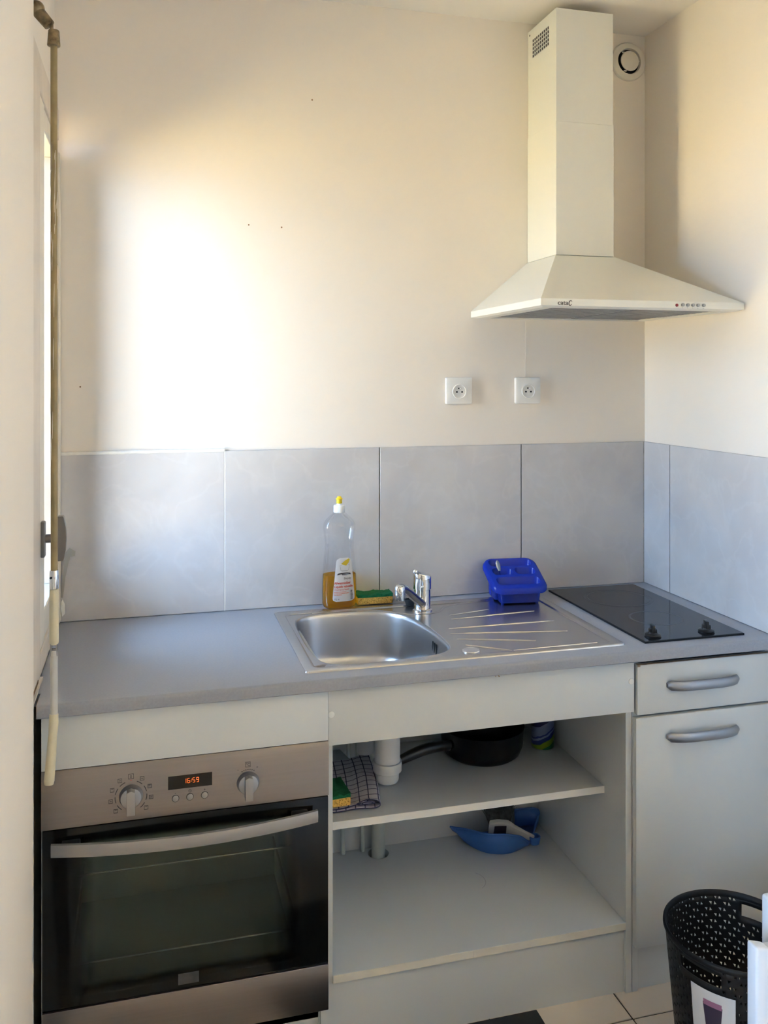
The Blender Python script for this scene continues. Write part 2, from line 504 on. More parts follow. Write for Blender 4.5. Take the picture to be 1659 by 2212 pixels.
# back wall with the tile splashback
wb = structure('wall_back', B(-0.31, 3.6, 0, 0.3, -0.1, ZC), 'wall_paint', 'white painted wall behind the sink and hob')
wr = structure('wall_right', B(XR, XR + .11, -1.6, 0, -0.1, ZC), 'wall_paint', 'white painted side wall beside the hob')
structure('wall_far_right', B(3.4, 3.6, -5.4, 0, -0.1, ZC), 'wall_paint')
structure('wall_behind', B(-0.31, 3.6, -5.4, -5.2, -0.1, ZC), 'wall_paint')
ZT = 1.316
part('grout_bed', B(XW, XR, -.004, 0, ZW + .001, ZT), 'grout', wb)
part('grout_bed', B(XR - .004, XR, -1.07, -.004, ZW + .001, ZT), 'grout', wr)
jx = [XW, .426, .883, 1.3405, XR]
for a, b in zip(jx, jx[1:]):
    bm = B(a + .0016, b - .0016 - (.008 if b == XR else 0), -.008, -.0035, ZW + .001, ZT, bev=.0008, seg=1)
    o = part('wall_tile', bm, 'wall_tile', wb, smooth=False)
for a, b in ((0, -.1535), (-.1535, -.611), (-.611, -1.068)):
    part('wall_tile', B(XR - .008, XR - .0035, b + .0016, a - .0016, ZW + .001, ZT, bev=.0008, seg=1), 'wall_tile', wr, smooth=False)
# caulk bead over left tiles, white joint between first tiles
tp = [(XW + i * .035, -.006 + random.uniform(-.001, .001), ZT + .002 + random.uniform(-.001, .001)) for i in range(14)]
part('caulk_bead', tube(newbm(), tp, [.004 + random.uniform(-.0012, .0012) for _ in tp], n=8, rb=.0055), 'caulk', wb)
part('caulk_bead', B(.4245, .4275, -.0078, -.0035, ZW, ZT), 'caulk', wb)
part('caulk_bead', tube(newbm(), [(XR - .008 - .00, -.008, ZW + .002), (XR - .008, -.008, ZT)], .0022, n=8), 'grout', wb)
# small marks in the plaster
for x, z in ((.495, 1.965), (.59, 1.962), (.035, 1.50), (.68, 2.34)):
    part('nail_hole', cyl(newbm(), (x, -.0006, z), (x, .002, z), .0024, n=8), 'rust', wb)
# left wall in pieces around two openings (window over the worktop, bigger one added behind for sky light)
WY0, WY1, WZ0, WZ1 = -.60, -.012, .872, 2.225
bm = newbm()
box(bm, -.31, XW, YN, 0, -.1, WZ0)
box(bm, -.31, XW, YN, 0, WZ1, ZC)
box(bm, -.31, XW, YN, WY0, WZ0, WZ1)
box(bm, -.31, XW, WY1, 0, WZ0, WZ1)
wl = structure('wall_left', bm, 'wall_paint', 'white wall strip with the window over the worktop')
part('outer_reveal', B(-.31, -.101, WY1 - .003, WY1, WZ0, WZ1), 'outer_render', wl)  # grey lining sheets added to dim the too-bright window reveal
part('outer_reveal', B(-.31, -.101, WY0, WY0 + .003, WZ0, WZ1), 'outer_render', wl)
bm = newbm()
W2A, W2B = -3.9, -1.9; W2M = (W2A + W2B) / 2
box(bm, -.31, XN, W2B, YN, -.1, ZC, bev=.004)
box(bm, -.31, XN, -5.2, W2A, -.1, ZC)
box(bm, -.31, XN, W2A, W2B, 2.35, ZC)
box(bm, -.31, XN, W2A, W2B, -.1, .5)
structure('wall_left_near', bm, 'wall_paint', 'plain white wall at the left edge nearest the viewer')

# ---- kitchen window
w1 = thing('window_1', 'tall white casement window in the left wall over the worktop', None, (XW, -.33, WZ0), kind='structure')
F = -.016   # room face of fixed frame
def frame_bar(name, *a, m='frame_paint', bev=.002): return part(name, B(*a, bev=bev, seg=1), m, w1)
frame_bar('frame_stile', -.10, F, WY0 - .03, -.475, WZ0 - .006, WZ1 + .015)
frame_bar('frame_stile', -.10, F + .002, -.045, -.0095, WZ0 - .006, 2.13, m='sash_paint')
frame_bar('frame_rail', -.10, F, -.475, -.045, 2.16, WZ1 + .015)
frame_bar('frame_rail', -.10, F, -.475, -.045, WZ0 - .006, .915)
S = -.020
frame_bar('sash_stile', -.085, S + .003, -.471, -.385, .92, 2.155, m='sash_paint')
frame_bar('sash_stile', -.085, S, -.080, -.047, .92, 2.155, m='sash_paint')
frame_bar('sash_rail', -.085, S, -.385, -.080, 2.105, 2.155, m='sash_paint')
frame_bar('sash_rail', -.085, S, -.385, -.080, .92, .985, m='sash_paint')
frame_bar('glazing_bead', -.05, S - .004, -.385, -.362, .985, 2.105, m='frame_paint')
frame_bar('glazing_bead', -.05, S - .004, -.090, -.080, .985, 2.105, m='frame_paint')
part('pane', B(-.056, -.052, -.37, -.085, .98, 2.11), 'old_glass', w1)
part('sill_board', B(-.10, -.010, -.66, -.475, .862, .8665), 'frame_paint', w1)
part('rust_stain', B(-.06, F + .0012, -.625, -.52, .868, .874), 'rust', w1)
hd = newbm()
box(hd, S + .002, S + .012, -.461, -.437, 1.125, 1.205, bev=.003)
hnd = part('window_handle', hd, 'handle_dark', w1, 'grey metal window handle')
part('handle_neck', cyl(newbm(), (S + .010, -.449, 1.166), (.020, -.449, 1.166), .0095), 'handle_dark', hnd)
lv = newbm()
zs = [1.116, 1.118, 1.14, 1.166, 1.192, 1.214, 1.216]
loft(lv, [[Vector((x, y, z)) for x, y in ((.019, -.4375), (.019, -.4605), (.019 + t, -.4595), (.019 + t, -.4385))] for z, t in zip(zs, (.010, .012, .0165, .018, .0165, .012, .010))])
part('handle_grip', lv, 'handle_dark', hnd)
# grey stay plate bent out of the frame, lump of filler below it
st = newbm()
pts = [(-.012, -.018, .93), (-.006, -.018, .985), (.001, -.018, 1.025), (.003, -.018, 1.042)]
loft(st, [[Vector((x - w, y, z)), Vector((x + w, y, z - w * .5)), Vector((x + w, y + .0018, z - w * .5)), Vector((x - w, y + .0018, z))] for (x, y, z), w in zip(pts, (.004, .004, .005, .007))] + [[Vector(p) for p in ((-.002, -.018, 1.050), (.0225, -.018, 1.040), (.0225, -.0162, 1.040), (-.002, -.0162, 1.050))], [Vector(p) for p in ((.008, -.018, 1.063), (.024, -.018, 1.052), (.024, -.0162, 1.052), (.008, -.0162, 1.063))]])
part('stay_plate', st, 'bracket_grey', w1, 'thin grey bent plate sticking out beside the frame')
fl_ = newbm(); bmesh.ops.create_icosphere(fl_, subdivisions=2, radius=1)
for v in fl_.verts:
    n = v.co.copy(); q = 1 + .25 * math.sin(9 * n.x + 5 * n.z) * math.cos(7 * n.y + 4 * n.z)
    v.co = Vector((-.009 + n.x * .007 * q, -.016 + n.y * .006 * q, .898 + n.z * .022 * q))
part('filler_lump', fl_, 'caulk', w1)

# ---- bigger unseen window, added behind the viewer to let in sky light
w2 = thing('window_2', 'large window in the left wall of the room behind the viewer', None, (-.1, -2.9, .5), kind='structure')
for a in ((-.12, -.05, W2A, W2A + .06, .5, 2.35), (-.12, -.05, W2B - .06, W2B, .5, 2.35), (-.12, -.05, W2M - .03, W2M + .03, .56, 2.29), (-.12, -.05, W2A + .06, W2B - .06, 2.29, 2.35), (-.12, -.05, W2A + .06, W2B - .06, .5, .56)):
    part('frame_bar', B(*a), 'sash_paint', w2)
part('pane', B(-.088, -.084, W2A + .06, W2M - .03, .56, 2.29), 'window_glass', w2)
part('pane', B(-.088, -.084, W2M + .03, W2B - .06, .56, 2.29), 'window_glass', w2)
#SETTING_END
# ================================================================ CABINETS
YF = -.62    # fronts
# ---- oven cabinet
oc = thing('oven_cabinet', 'white built-in cabinet housing the steel oven at the left', 'cabinet', (.3, -.3, 0))
part('side_panel', B(.0, .016, -.60, -.02, 0, .831), 'laminate', oc)
part('side_panel', B(.584, .600, -.60, -.02, 0, .831), 'laminate', oc)
part('bottom_panel', B(.016, .584, -.595, -.02, .085, .101), 'laminate', oc)
part('fascia_panel', B(.0015, .602, YF, -.602, .7165, .829, bev=.001), 'laminate', oc)
part('plinth', B(.001, .585, -.595, -.579, .0, .112), 'laminate', oc)
part('filler_strip', B(.587, .6025, -.612, -.601, .0, .112), 'laminate', oc)

# ---- oven
ov = thing('oven', 'built-in steel electric oven with black glass door and clock', 'oven', (.3, -.35, .101))
OY = -.622
bm = newbm()
loft(bm, [[Vector((x, y, z)) for y, z in ((-.602, .5955), (OY, .5955), (OY, .705), (OY + .006, .714), (-.602, .715))] for x in (.0015, .603)])
cp = part('control_panel', bm, 'oven_steel', ov, 'brushed steel control panel')
part('display', B(.2548, .3469, OY - .0008, OY + .001, .6495, .6775), 'black_gloss', cp)
# clock digits 16:59 in seven-segment bars
SEG = {'1': 'bc', '6': 'afgedc', '5': 'afgcd', '9': 'abcdfg'}
dg = newbm(); dx = .2868
for ch in '16:59':
    w, h, t = .0058, .0105, .0011
    z0 = .6598; y0, y1 = OY - .0012, OY - .0008
    if ch == ':':
        box(dg, dx, dx + t, y0, y1, z0 + .0028, z0 + .0042); box(dg, dx, dx + t, y0, y1, z0 + .0066, z0 + .008)
        dx += .0026; continue
    for s_ in SEG[ch]:
        if s_ == 'a': box(dg, dx + t, dx + w - t, y0, y1, z0 + h - t, z0 + h)
        if s_ == 'd': box(dg, dx + t, dx + w - t, y0, y1, z0, z0 + t)
        if s_ == 'g': box(dg, dx + t, dx + w - t, y0, y1, z0 + h / 2 - t / 2, z0 + h / 2 + t / 2)
        if s_ == 'b': box(dg, dx + w - t, dx + w, y0, y1, z0 + h / 2, z0 + h - t * .5)
        if s_ == 'c': box(dg, dx + w - t, dx + w, y0, y1, z0 + t * .5, z0 + h / 2)
        if s_ == 'f': box(dg, dx, dx + t, y0, y1, z0 + h / 2, z0 + h - t * .5)
        if s_ == 'e': box(dg, dx, dx + t, y0, y1, z0 + t * .5, z0 + h / 2)
    dx += w + .0022
part('clock_digits', dg, 'digit', cp, 'glowing orange clock digits 16:59', smooth=False)
def ring_mark(bm, cx, cz, r, a0, a1, t, y0, n=10):
    for i in range(n):
        p = a0 + (a1 - a0) * i / n; q = a0 + (a1 - a0) * (i + 1) / n
        loft(bm, [[Vector((cx + rr * math.sin(p), yy, cz + rr * math.cos(p))) for rr, yy in ((r, y0), (r + t, y0), (r + t, y0 + .0006), (r, y0 + .0006))],
                  [Vector((cx + rr * math.sin(q), yy, cz + rr * math.cos(q))) for rr, yy in ((r, y0), (r + t, y0), (r + t, y0 + .0006), (r, y0 + .0006))]])
def sq_mark(bm, cx, cz, h, y0, t=.0008):
    for a in ((cx - h, cx + h, cz + h - t, cz + h), (cx - h, cx + h, cz - h, cz - h + t), (cx - h, cx - h + t, cz - h, cz + h), (cx + h - t, cx + h, cz - h, cz + h)):
        box(bm, a[0], a[1], y0, y0 + .0006, a[2], a[3])
MK = OY - .0005
mk = newbm()
KX, KZ = .179, .646
for k in range(-4, 5):
    a = k * math.radians(33)
    sq_mark(mk, KX + .0415 * math.sin(a), KZ + .0415 * math.cos(a), .0055 if k == 0 else .0042, MK)
    if k not in (-1, 0, 1) or k != 0:
        ring_mark(mk, KX, KZ, .0315, a - .2, a + .2, .0014, MK, 4)
    if k: box(mk, KX + .0415 * math.sin(a) - .002, KX + .0415 * math.sin(a) + .002, MK, MK + .0006, KZ + .0415 * math.cos(a) - (.0004 if k % 2 else -.0016), KZ + .0415 * math.cos(a) + (.0004 if k % 2 else .0024))
merge(mk, wall_text('0', KX - .002, MK, KZ + .0388, .0075, extrude=.0003))
merge(mk, wall_text('°C', .4192, MK, .6815, .0085, extrude=.0003))
sq_mark(mk, .4238, .6845, .0056, MK)
for k in range(7):
    a = math.radians(-27 + 9 * k)
    box(mk, .4238 + .0285 * math.sin(a) - .0012, .4238 + .0285 * math.sin(a) + .0012, MK, MK + .0006, .645 + .0285 * math.cos(a) - .0007, .645 + .0285 * math.cos(a) + .0007)
merge(mk, wall_text('-', .401, MK, .673, .008, extrude=.0003)); merge(mk, wall_text('+', .4415, MK, .674, .008, extrude=.0003))
merge(mk, wall_text('-', .2685, MK, .6385, .009, extrude=.0003)); merge(mk, wall_text('+', .3288, MK, .6385, .009, extrude=.0003))
ring_mark(mk, .3005, .6425, .0026, 0, 2 * PI, .0006, MK, 14); box(mk, .3002, .3008, MK, MK + .0006, .6425, .6448)
part('panel_markings', mk, 'print_dark', cp, smooth=False)['kind'] = 'stuff'
part('selector_dot', cyl(newbm(), (KX, OY + .0002, KZ + .0335), (KX, OY - .0006, KZ + .0335), .001, n=10), 'print_red', cp)
for x in (.2701, .3003, .3312):
    r_ = part('button', cyl(newbm(), (x, OY + .001, .6297), (x, OY - .0025, .6297), .0066, n=24, bev=.001), 'handle_bar', ov)
    part('button_ring', cyl(newbm(), (x, OY + .001, .6297), (x, OY - .0006, .6297), .0077, n=24), 'dark_hole', r_)
def oven_knob(cx, cz, ang):
    k = part('knob', cyl(newbm(), (cx, OY + .001, cz), (cx, OY - .013, cz), .0245, .0215, n=32, bev=.002), 'handle_metal', ov)
    g = newbm()
    w = .0085
    loft(g, [[Vector((x, y, z)) for x, z in ((-w, -.0285), (w, -.0285), (w, .019), (0, .0225), (-w, .019))] for y in (OY - .012, OY - .029)])
    bmesh.ops.rotate(g, verts=g.verts, cent=(0, 0, 0), matrix=Matrix.Rotation(ang, 3, 'Y'))
    bmesh.ops.translate(g, verts=g.verts, vec=(cx, 0, cz))
    bmesh.ops.bevel(g, geom=g.edges[:], offset=.0012, segments=2, affect='EDGES', profile=.5)
    part('knob_grip', g, 'handle_bar', k)
oven_knob(.179, .646, 0); oven_knob(.4238, .645, 0)
# body (hollow cavity), door
bm = newbm()
box(bm, .02, .045, -.598, -.08, .105, .70); box(bm, .555, .58, -.598, -.08, .105, .70)
box(bm, .045, .555, -.10, -.08, .105, .70); box(bm, .045, .555, -.598, -.08, .105, .14); box(bm, .045, .555, -.598, -.08, .56, .70)
part('oven_cavity', bm, 'enamel', ov)
for z in (.265, .455):
    rk = newbm()
    for k in range(1):
        y = -.55 + k * .045
        cyl(rk, (.05, y, z), (.55, y, z), .0022, n=8)
    for x in (.055, .545): cyl(rk, (x, -.555, z), (x, -.14, z), .003, n=8)
    part('oven_rack', rk, 'handle_bar', ov)
dr = part('door_glass', B(.003, .6025, -.619, -.600, .2195, .592, bev=.001), 'oven_glass', ov, 'black glass oven door')
part('door_trim', B(.003, .6025, -.622, -.600, .1165, .2185, bev=.0012), 'oven_steel', dr, 'brushed steel strip under the door glass')
part('brand_plate', B(.276, .3195, -.6195, -.6185, .2285, .252), 'hob_ring', dr, 'faint illegible plate on the glass')
hb = newbm(); rings = []
for i in range(25):
    t = i / 24; x = .022 + .553 * t
    b_ = math.sin(PI * t) ** .8 if 0 < t < 1 else 0
    y = -.638 - .034 * (1 - (2 * t - 1) ** 2)
    z = .561 - .0 * b_
    rings.append([Vector((x, y - .004, z - .0125)), Vector((x, y - .006, z)), Vector((x, y - .004, z + .0125)), Vector((x, y + .004, z + .0125)), Vector((x, y + .004, z - .0125))])
loft(hb, rings)
hd_ = part('door_handle', hb, 'handle_bar', dr, 'bowed pale metal handle bar', angle=60)
for x in (.06, .537):
    part('handle_post', B(x - .018, x + .018, -.642, -.6185, .552, .570, bev=.002), 'black_plastic', hd_)

# ---- sink cabinet (open, two shelves)
sk = thing('sink_cabinet', 'open white sink cabinet without doors, two shelves inside', 'cabinet', (.98, -.3, 0))
part('side_panel', B(.6035, .6175, -.595, -.02, 0, .831), 'laminate', sk)
part('side_panel', B(1.357, 1.3735, -.600, -.02, 0, .831, bev=.0008, seg=1), 'laminate', sk)
bp = newbm()
loops = [[Vector(p) for p in ((.6175, -.599, .175), (1.357, -.599, .175), (1.357, -.098, .175), (.6175, -.098, .175))],
         [Vector((.846 + .030 * math.cos(2 * PI * i / 24), -.133 + .030 * math.sin(2 * PI * i / 24), .175)) for i in range(24)]]
VL = fill_holes(bp, loops)
lower = [[Vector((p.x, p.y, .157)) for p in lp] for lp in loops]
V2 = fill_holes(bp, lower)
for a, b in zip(VL, V2):
    n = len(a)
    for i in range(n): bp.faces.new((a[i], a[(i + 1) % n], b[(i + 1) % n], b[i]))
bs = part('base_shelf', bp, 'laminate', sk, smooth=False)
part('edge_strip', B(.6175, .955, -.6005, -.599, .1575, .1745), 'laminate_edge', bs)
part('edge_strip', B(.956, 1.357, -.6005, -.599, .1575, .1745), 'laminate_edge', bs)
arc = [(1.045 + .045 * math.cos(a), -.33 + .045 * math.sin(a), .1751) for a in [math.radians(q) for q in range(-60, 60, 12)]]
part('scuff_mark', tube(newbm(), arc, .0009, n=6, rb=.0002), 'print_grey', bs)
# middle shelf with notch for the pipes
ms = newbm()
out = [(.6175, -.493), (1.357, -.493), (1.357, -.098), (.86, -.098), (.84, -.25), (.77, -.25), (.742, -.098), (.6175, -.098)]
t_ = [ms.verts.new((x, y, .467)) for x, y in out]; b_ = [ms.verts.new((x, y, .449)) for x, y in out]
ms.faces.new(t_); ms.faces.new(b_[::-1])
for i in range(len(out)):
    j = (i + 1) % len(out); ms.faces.new((t_[j], t_[i], b_[i], b_[j]))
msh = part('middle_shelf', ms, 'laminate', sk, smooth=False)
part('edge_strip', B(.6175, 1.357, -.4945, -.493, .449, .467), 'plastic_white', msh)
part('back_panel', B(.6175, 1.357, -.097, -.085, .10, .831), 'laminate', sk)
fp = part('fascia_panel', B(.6037, 1.3735, -.612, -.6005, .7005, .829, bev=.001), 'laminate', sk)
for x, z in ((.611, .7705), (1.365, .7765)):
    part('screw_cap', cyl(newbm(), (x, -.6115, z), (x, -.6135, z), .0072, n=20, bev=.0008), 'plastic_white', fp)
sm = newbm()
for k in range(6):
    x = 1.012 + random.uniform(-.007, .007); z = .822 + random.uniform(-.004, .004)
    cyl(sm, (x, -.6118, z), (x, -.6124, z), random.uniform(.0006, .0018), n=7)
part('chip_mark', sm, 'chip_edge', fp)
part('plinth', B(.6035, 1.357, -.592, -.578, 0, .157), 'laminate', sk)

# ---- drawer cabinet
dc = thing('drawer_cabinet', 'white cabinet with one drawer over a door under the hob', 'cabinet', (1.576, -.3, 0))
part('side_panel', B(1.3745, 1.3905, -.600, -.02, 0, .831, bev=.0008, seg=1), 'laminate', dc)
part('side_panel', B(1.7605, 1.7765, -.600, -.02, 0, .831), 'laminate', dc)
part('back_panel', B(1.3905, 1.7605, -.04, -.02, .12, .831), 'laminate', dc)
part('bottom_panel', B(1.3905, 1.7605, -.597, -.04, .10, .118), 'laminate', dc)
part('rail', B(1.3905, 1.7605, -.597, -.55, .672, .69), 'laminate', dc)
part('plinth', B(1.3905, 1.7765, -.592, -.577, 0, .118), 'laminate', dc)
dr1 = part('drawer_front', B(1.3785, 1.775, -.619, -.601, .6935, .8165, bev=.0012), 'laminate', dc)
dr2 = part('door', B(1.3745, 1.775, -.619, -.601, .118, .6855, bev=.0012), 'laminate', dc)
part('worn_edge', B(1.3785, 1.386, -.6195, -.6185, .813, .8166), 'chip_edge', dr1)
part('worn_edge', B(1.38, 1.76, -.6175, -.6085, .8163, .8168), 'chip_edge', dr1)
part('worn_edge', B(1.376, 1.76, -.6175, -.6085, .6853, .6858), 'laminate_edge', dr2)
def pull(par, cz):
    g = newbm(); rings = []
    for i in range(25):
        t = i / 24; x = 1.459 + .205 * t
        yc = -.619 - .026 * (1 - (2 * t - 1) ** 4 * .75) + .004
        e = min(1, math.sqrt(max(0, 1 - (2 * t - 1) ** 16)) + .45)
        h = .0125 * e; d = .0075 * (0.6 + .4 * e)
        rings.append([Vector((x, yc + d * math.sin(a), cz + h * math.cos(a))) for a in [2 * PI * k / 14 for k in range(14)]])
    loft(g, rings)
    hh = part('handle', g, 'handle_metal', par, 'bowed satin metal pull')
    for x in (1.466, 1.657):
        part('handle_foot', cyl(newbm(), (x, -.6185, cz), (x, -.628, cz), .007, n=14), 'handle_metal', hh)
pull(dr1, .7615); pull(dr2, .6335)

# ---- worktop
wt = newbm()
def front_profile(x0, x1):
    prof = []
    y0, y1 = -.64, -.565
    prof.append((y1, ZW))
    for i in range(7):
        a = PI / 2 * i / 6
        prof.append((y0 + .008 - .008 * math.sin(a), ZW - .008 + .008 * math.cos(a)))
    prof += [(y0, .834), (y0 + .002, .832), (y1, .832)]
    loft(wt, [[Vector((x, y, z)) for y, z in prof] for x in (x0, x1)])
front_profile(-.0055, XR - .001)
box(wt, -.018, .585, -.565, -.0045, .832, ZW)
box(wt, 1.335, XR - .004, -.565, -.0045, .832, ZW)
box(wt, .585, 1.335, -.1, -.0045, .832, ZW)
wk = single('worktop', wt, 'worktop', 'grey laminate kitchen worktop running the whole wall', 'worktop', (.88, -.32, .832))
part('end_trim', B(-.0064, -.0056, -.638, -.566, .8325, .8585), 'chip_edge', wk)
# ================================================================ SINK
sn = thing('kitchen_sink', 'stainless steel inset sink with one bowl and ribbed drainer', 'sink', (.96, -.33, ZW))
SX0, SX1, SY0, SY1 = .557, 1.366, -.589, -.068
cx, cy, hx, hy = (SX0 + SX1) / 2, (SY0 + SY1) / 2, (SX1 - SX0) / 2, (SY1 - SY0) / 2
K = 6
# bowl outline: straight left, wide slanting right side
lipc = [(.600, -.20), (.612, -.150), (.650, -.120), (.72, -.110), (.80, -.116), (.868, -.140), (.912, -.195), (.934, -.30), (.940, -.42), (.934, -.486), (.905, -.522), (.85, -.540), (.75, -.549), (.672, -.5485), (.627, -.534), (.604, -.495), (.597, -.40), (.597, -.29)]
n_l = len(lipc); lip = []
for i in range(n_l):
    P_ = [Vector((*lipc[(i + k) % n_l], 0)) for k in (-1, 0, 1, 2)]
    for k in range(6):
        t = k / 6
        lip.append(.5 * ((2 * P_[1]) + (P_[2] - P_[0]) * t + (2 * P_[0] - 5 * P_[1] + 4 * P_[2] - P_[3]) * t * t + (3 * P_[1] - P_[0] - 3 * P_[2] + P_[3]) * t ** 3))
bc = Vector((.768, -.335, 0))
def lip_ring(s, z, off=0):
    out = []
    for p in lip:
        d = p - bc; d2 = d.length
        q = bc + d * s - d.normalized() * off
        out.append(Vector((q.x, q.y, z)))
    return out
bm = newbm()
zp = ZW + .0004
outer = [rrect(cx, cy, hx, hy, .010, ZW + .0002, K), rrect(cx, cy, hx - .001, hy - .001, .010, ZW + .0030, K), rrect(cx, cy, hx - .005, hy - .005, .010, ZW + .0046, K), rrect(cx, cy, hx - .022, hy - .022, .016, ZW + .0040, K), rrect(cx, cy, hx - .0245, hy - .0245, .018, ZW + .0034, K), rrect(cx, cy, hx - .028, hy - .028, .02, zp, K)]
R = loft(bm, outer, False, False)
# inner flat plate with the bowl hole: fill between last ring and lip
lipv = [bm.verts.new(p) for p in lip_ring(1.0, zp, -.004)]
es = []
for i in range(len(R[-1])):
    es.append(bm.edges.get((R[-1][i], R[-1][(i + 1) % len(R[-1])])))
for i in range(len(lipv)): es.append(bm.edges.new((lipv[i], lipv[(i + 1) % len(lipv)])))
bmesh.ops.triangle_fill(bm, edges=es, use_beauty=True)
top = part('drainer_plate', bm, 'steel', sn, angle=30)
bw = newbm()
D_ = .145
rings = [lip_ring(1, zp + .0001, -.004), lip_ring(1, zp - .0008, -.001), lip_ring(1, zp - .004, .0015), lip_ring(1, zp - .012, .003)]
for k in range(1, 7): rings.append(lip_ring(1, zp - .012 - (D_ - .047) * k / 6, .003 + .012 * k / 6))
for k in range(1, 7):
    a = PI / 2 * k / 6
    rings.append(lip_ring(1, zp - D_ + .035 - .035 * math.sin(a), .015 + .035 * (1 - math.cos(a))))
rings.append(lip_ring(.45, zp - D_ - .002)); rings.append(lip_ring(.16, zp - D_ - .004))
loft(bw, rings, False, True)
bowl = part('bowl', bw, 'steel_bowl', sn, angle=50)
part('drain_ring', lathe(newbm(), [(.042, zp - D_ - .0015), (.040, zp - D_ + .001), (.034, zp - D_ + .0005), (.030, zp - D_ - .0025), (.004, zp - D_ - .0028)], (.768, -.335), 28), 'chrome', bowl)
for k in range(3):
    y = -.362 - .014 * k
    part('overflow_slot', B(.9316, .9345, y - .0022, y + .0022, ZW - .050, ZW - .022, bev=.001, seg=1), 'dark_hole', bowl)
ribs = [((1.03, -.2145), (1.1584, -.1866)), ((1.022, -.2541), (1.2784, -.2364)), ((.985, -.3386), (1.2883, -.3408)), ((.9744, -.3812), (1.2792, -.4398)), ((.9753, -.4308), (1.1632, -.4952)), ((.9792, -.4841), (1.0736, -.5540)), ((1.0771, -.5540), (1.3057, -.5500))]
for (x0, y0), (x1, y1) in ribs:
    N_ = 12; pts = []; rr = []; rb = []
    for i in range(N_ + 1):
        t = i / N_
        pts.append((x0 + (x1 - x0) * t, y0 + (y1 - y0) * t, zp - .0006))
        e = math.sin(PI * min(max(t, .02), .98)) ** .3
        rr.append(.0036 * e + .0004); rb.append(.0030 * e + .0003)
    part('drainer_rib', tube(newbm(), pts, rr, n=10, rb=rb), 'steel', top)
rd = bez([(.66, -.098, zp), (.76, -.096, zp), (.83, -.105, zp), (.885, -.140, zp), (.93, -.178, zp), (.98, -.186, zp), (1.02, -.165, zp), (1.05, -.125, zp), (1.12, -.100, zp), (1.25, -.099, zp)], 8)
part('pressed_ridge', tube(newbm(), rd, [.004] * len(rd), n=8, rb=.0016), 'steel', top)
kb = part('waste_knob', lathe(newbm(), [(.021, zp), (.0215, zp + .002), (.020, zp + .0035), (.016, zp + .0025), (.004, zp + .002)], (.975, -.533), 28), 'chrome', top)

# ---- faucet
fc = thing('faucet', 'chrome single-lever mixer tap behind the sink bowl', 'faucet', (.973, -.144, zp), local=True)
ft_b = lathe(newbm(), [(.0285, 0), (.0285, .003), (.0255, .0045), (.0240, .006), (.0240, .060), (.0232, .0605), (.0232, .062), (.0262, .063), (.0262, .082)], n=36)
fb = part('tap_body', ft_b, 'chrome', fc)
cb = newbm()
rg = []
for k, (s, zz, sl) in enumerate(((1, .082, 0), (1, .090, 0), (1, .098, .35), (.94, .101, .40), (.5, .103, .42))):
    rg.append([Vector((.0262 * s * math.cos(2 * PI * i / 36), .0262 * s * math.sin(2 * PI * i / 36), zz + .0262 * s * math.cos(2 * PI * i / 36) * sl * -.55 + (.004 if sl else 0))) for i in range(36)])
loft(cb, rg)
cbo = part('lever_cap', cb, 'chrome', fb)
lvp = [(-.004, -.006, .098), (-.013, -.012, .106), (-.022, -.017, .1135)]
lvb = tube(newbm(), lvp, [.0085, .006, .0042], n=14)
part('lever', lvb, 'chrome_dull', cbo)
bl_ = newbm(); bmesh.ops.create_uvsphere(bl_, u_segments=16, v_segments=10, radius=.0075, matrix=Matrix.Translation((-.0265, -.019, .1155)))
part('lever_ball', bl_, 'chrome', cbo)
b2 = newbm(); bmesh.ops.create_uvsphere(b2, u_segments=14, v_segments=8, radius=.004, matrix=Matrix.Translation((-.007, -.0255, .072)))
part('temperature_stud', b2, 'chrome', fb)
sp = bez([(-.006, -.016, .022), (-.020, -.040, .034), (-.070, -.095, .078), (-.098, -.128, .098), (-.106, -.138, .1005)], 6)
so = part('spout', tube(newbm(), sp, [.0125] * len(sp), n=18, rb=.0115), 'chrome_dull', fc, 'dark mirror-like spout')
ae = newbm()
lathe(ae, [(.0118, .070), (.0125, .072), (.0130, .084), (.0140, .0845), (.0148, .098), (.0135, .106), (.009, .1105), (.003, .1115)], (-.108, -.142), 24)
part('aerator', ae, 'chrome', so)

# ---- black stopper behind the tap
bs_ = newbm()
lathe(bs_, [(.030, .0), (.036, .004), (.041, .018), (.038, .019), (.033, .008), (.006, .006), (.006, .012), (.004, .014)], (.976, -.090), 28)
for v in bs_.verts: v.co.y = -.090 + (v.co.y + .090) * .42; v.co.z += zp + .001
single('sink_stopper', bs_, 'rubber', 'black rubber sink stopper behind the chrome tap', 'stopper', (.976, -.090, zp))

# ================================================================ SOAP BOTTLE
bt = thing('dish_soap_bottle', 'clear bottle of amber washing-up liquid with yellow nozzle beside the sink', 'bottle', (.752, -.0435, ZW), .10, local=True)
prof = [(0, .040, .024), (.003, .047, .029), (.012, .0505, .0315), (.05, .0505, .0315), (.095, .0490, .0312), (.13, .0465, .0298), (.16, .0430, .0285), (.178, .0415, .028), (.195, .0420, .0285), (.215, .0448, .0295), (.232, .0470, .030), (.243, .0463, .029), (.252, .0405, .026), (.262, .0305, .0215), (.270, .0215, .0175), (.2755, .0165, .0160)]
def hw(z):
    for a, b in zip(prof, prof[1:]):
        if a[0] <= z <= b[0]:
            t = (z - a[0]) / (b[0] - a[0]); return a[1] + (b[1] - a[1]) * t, a[2] + (b[2] - a[2]) * t
    return prof[-1][1:]
def oval(z, hx_, hy_, n=48, p=2.6):
    out = []
    for i in range(n):
        a = 2 * PI * i / n; c, s = math.cos(a), math.sin(a)
        out.append(Vector((hx_ * math.copysign(abs(c) ** (2 / p), c), hy_ * math.copysign(abs(s) ** (2 / p), s), z)))
    return out
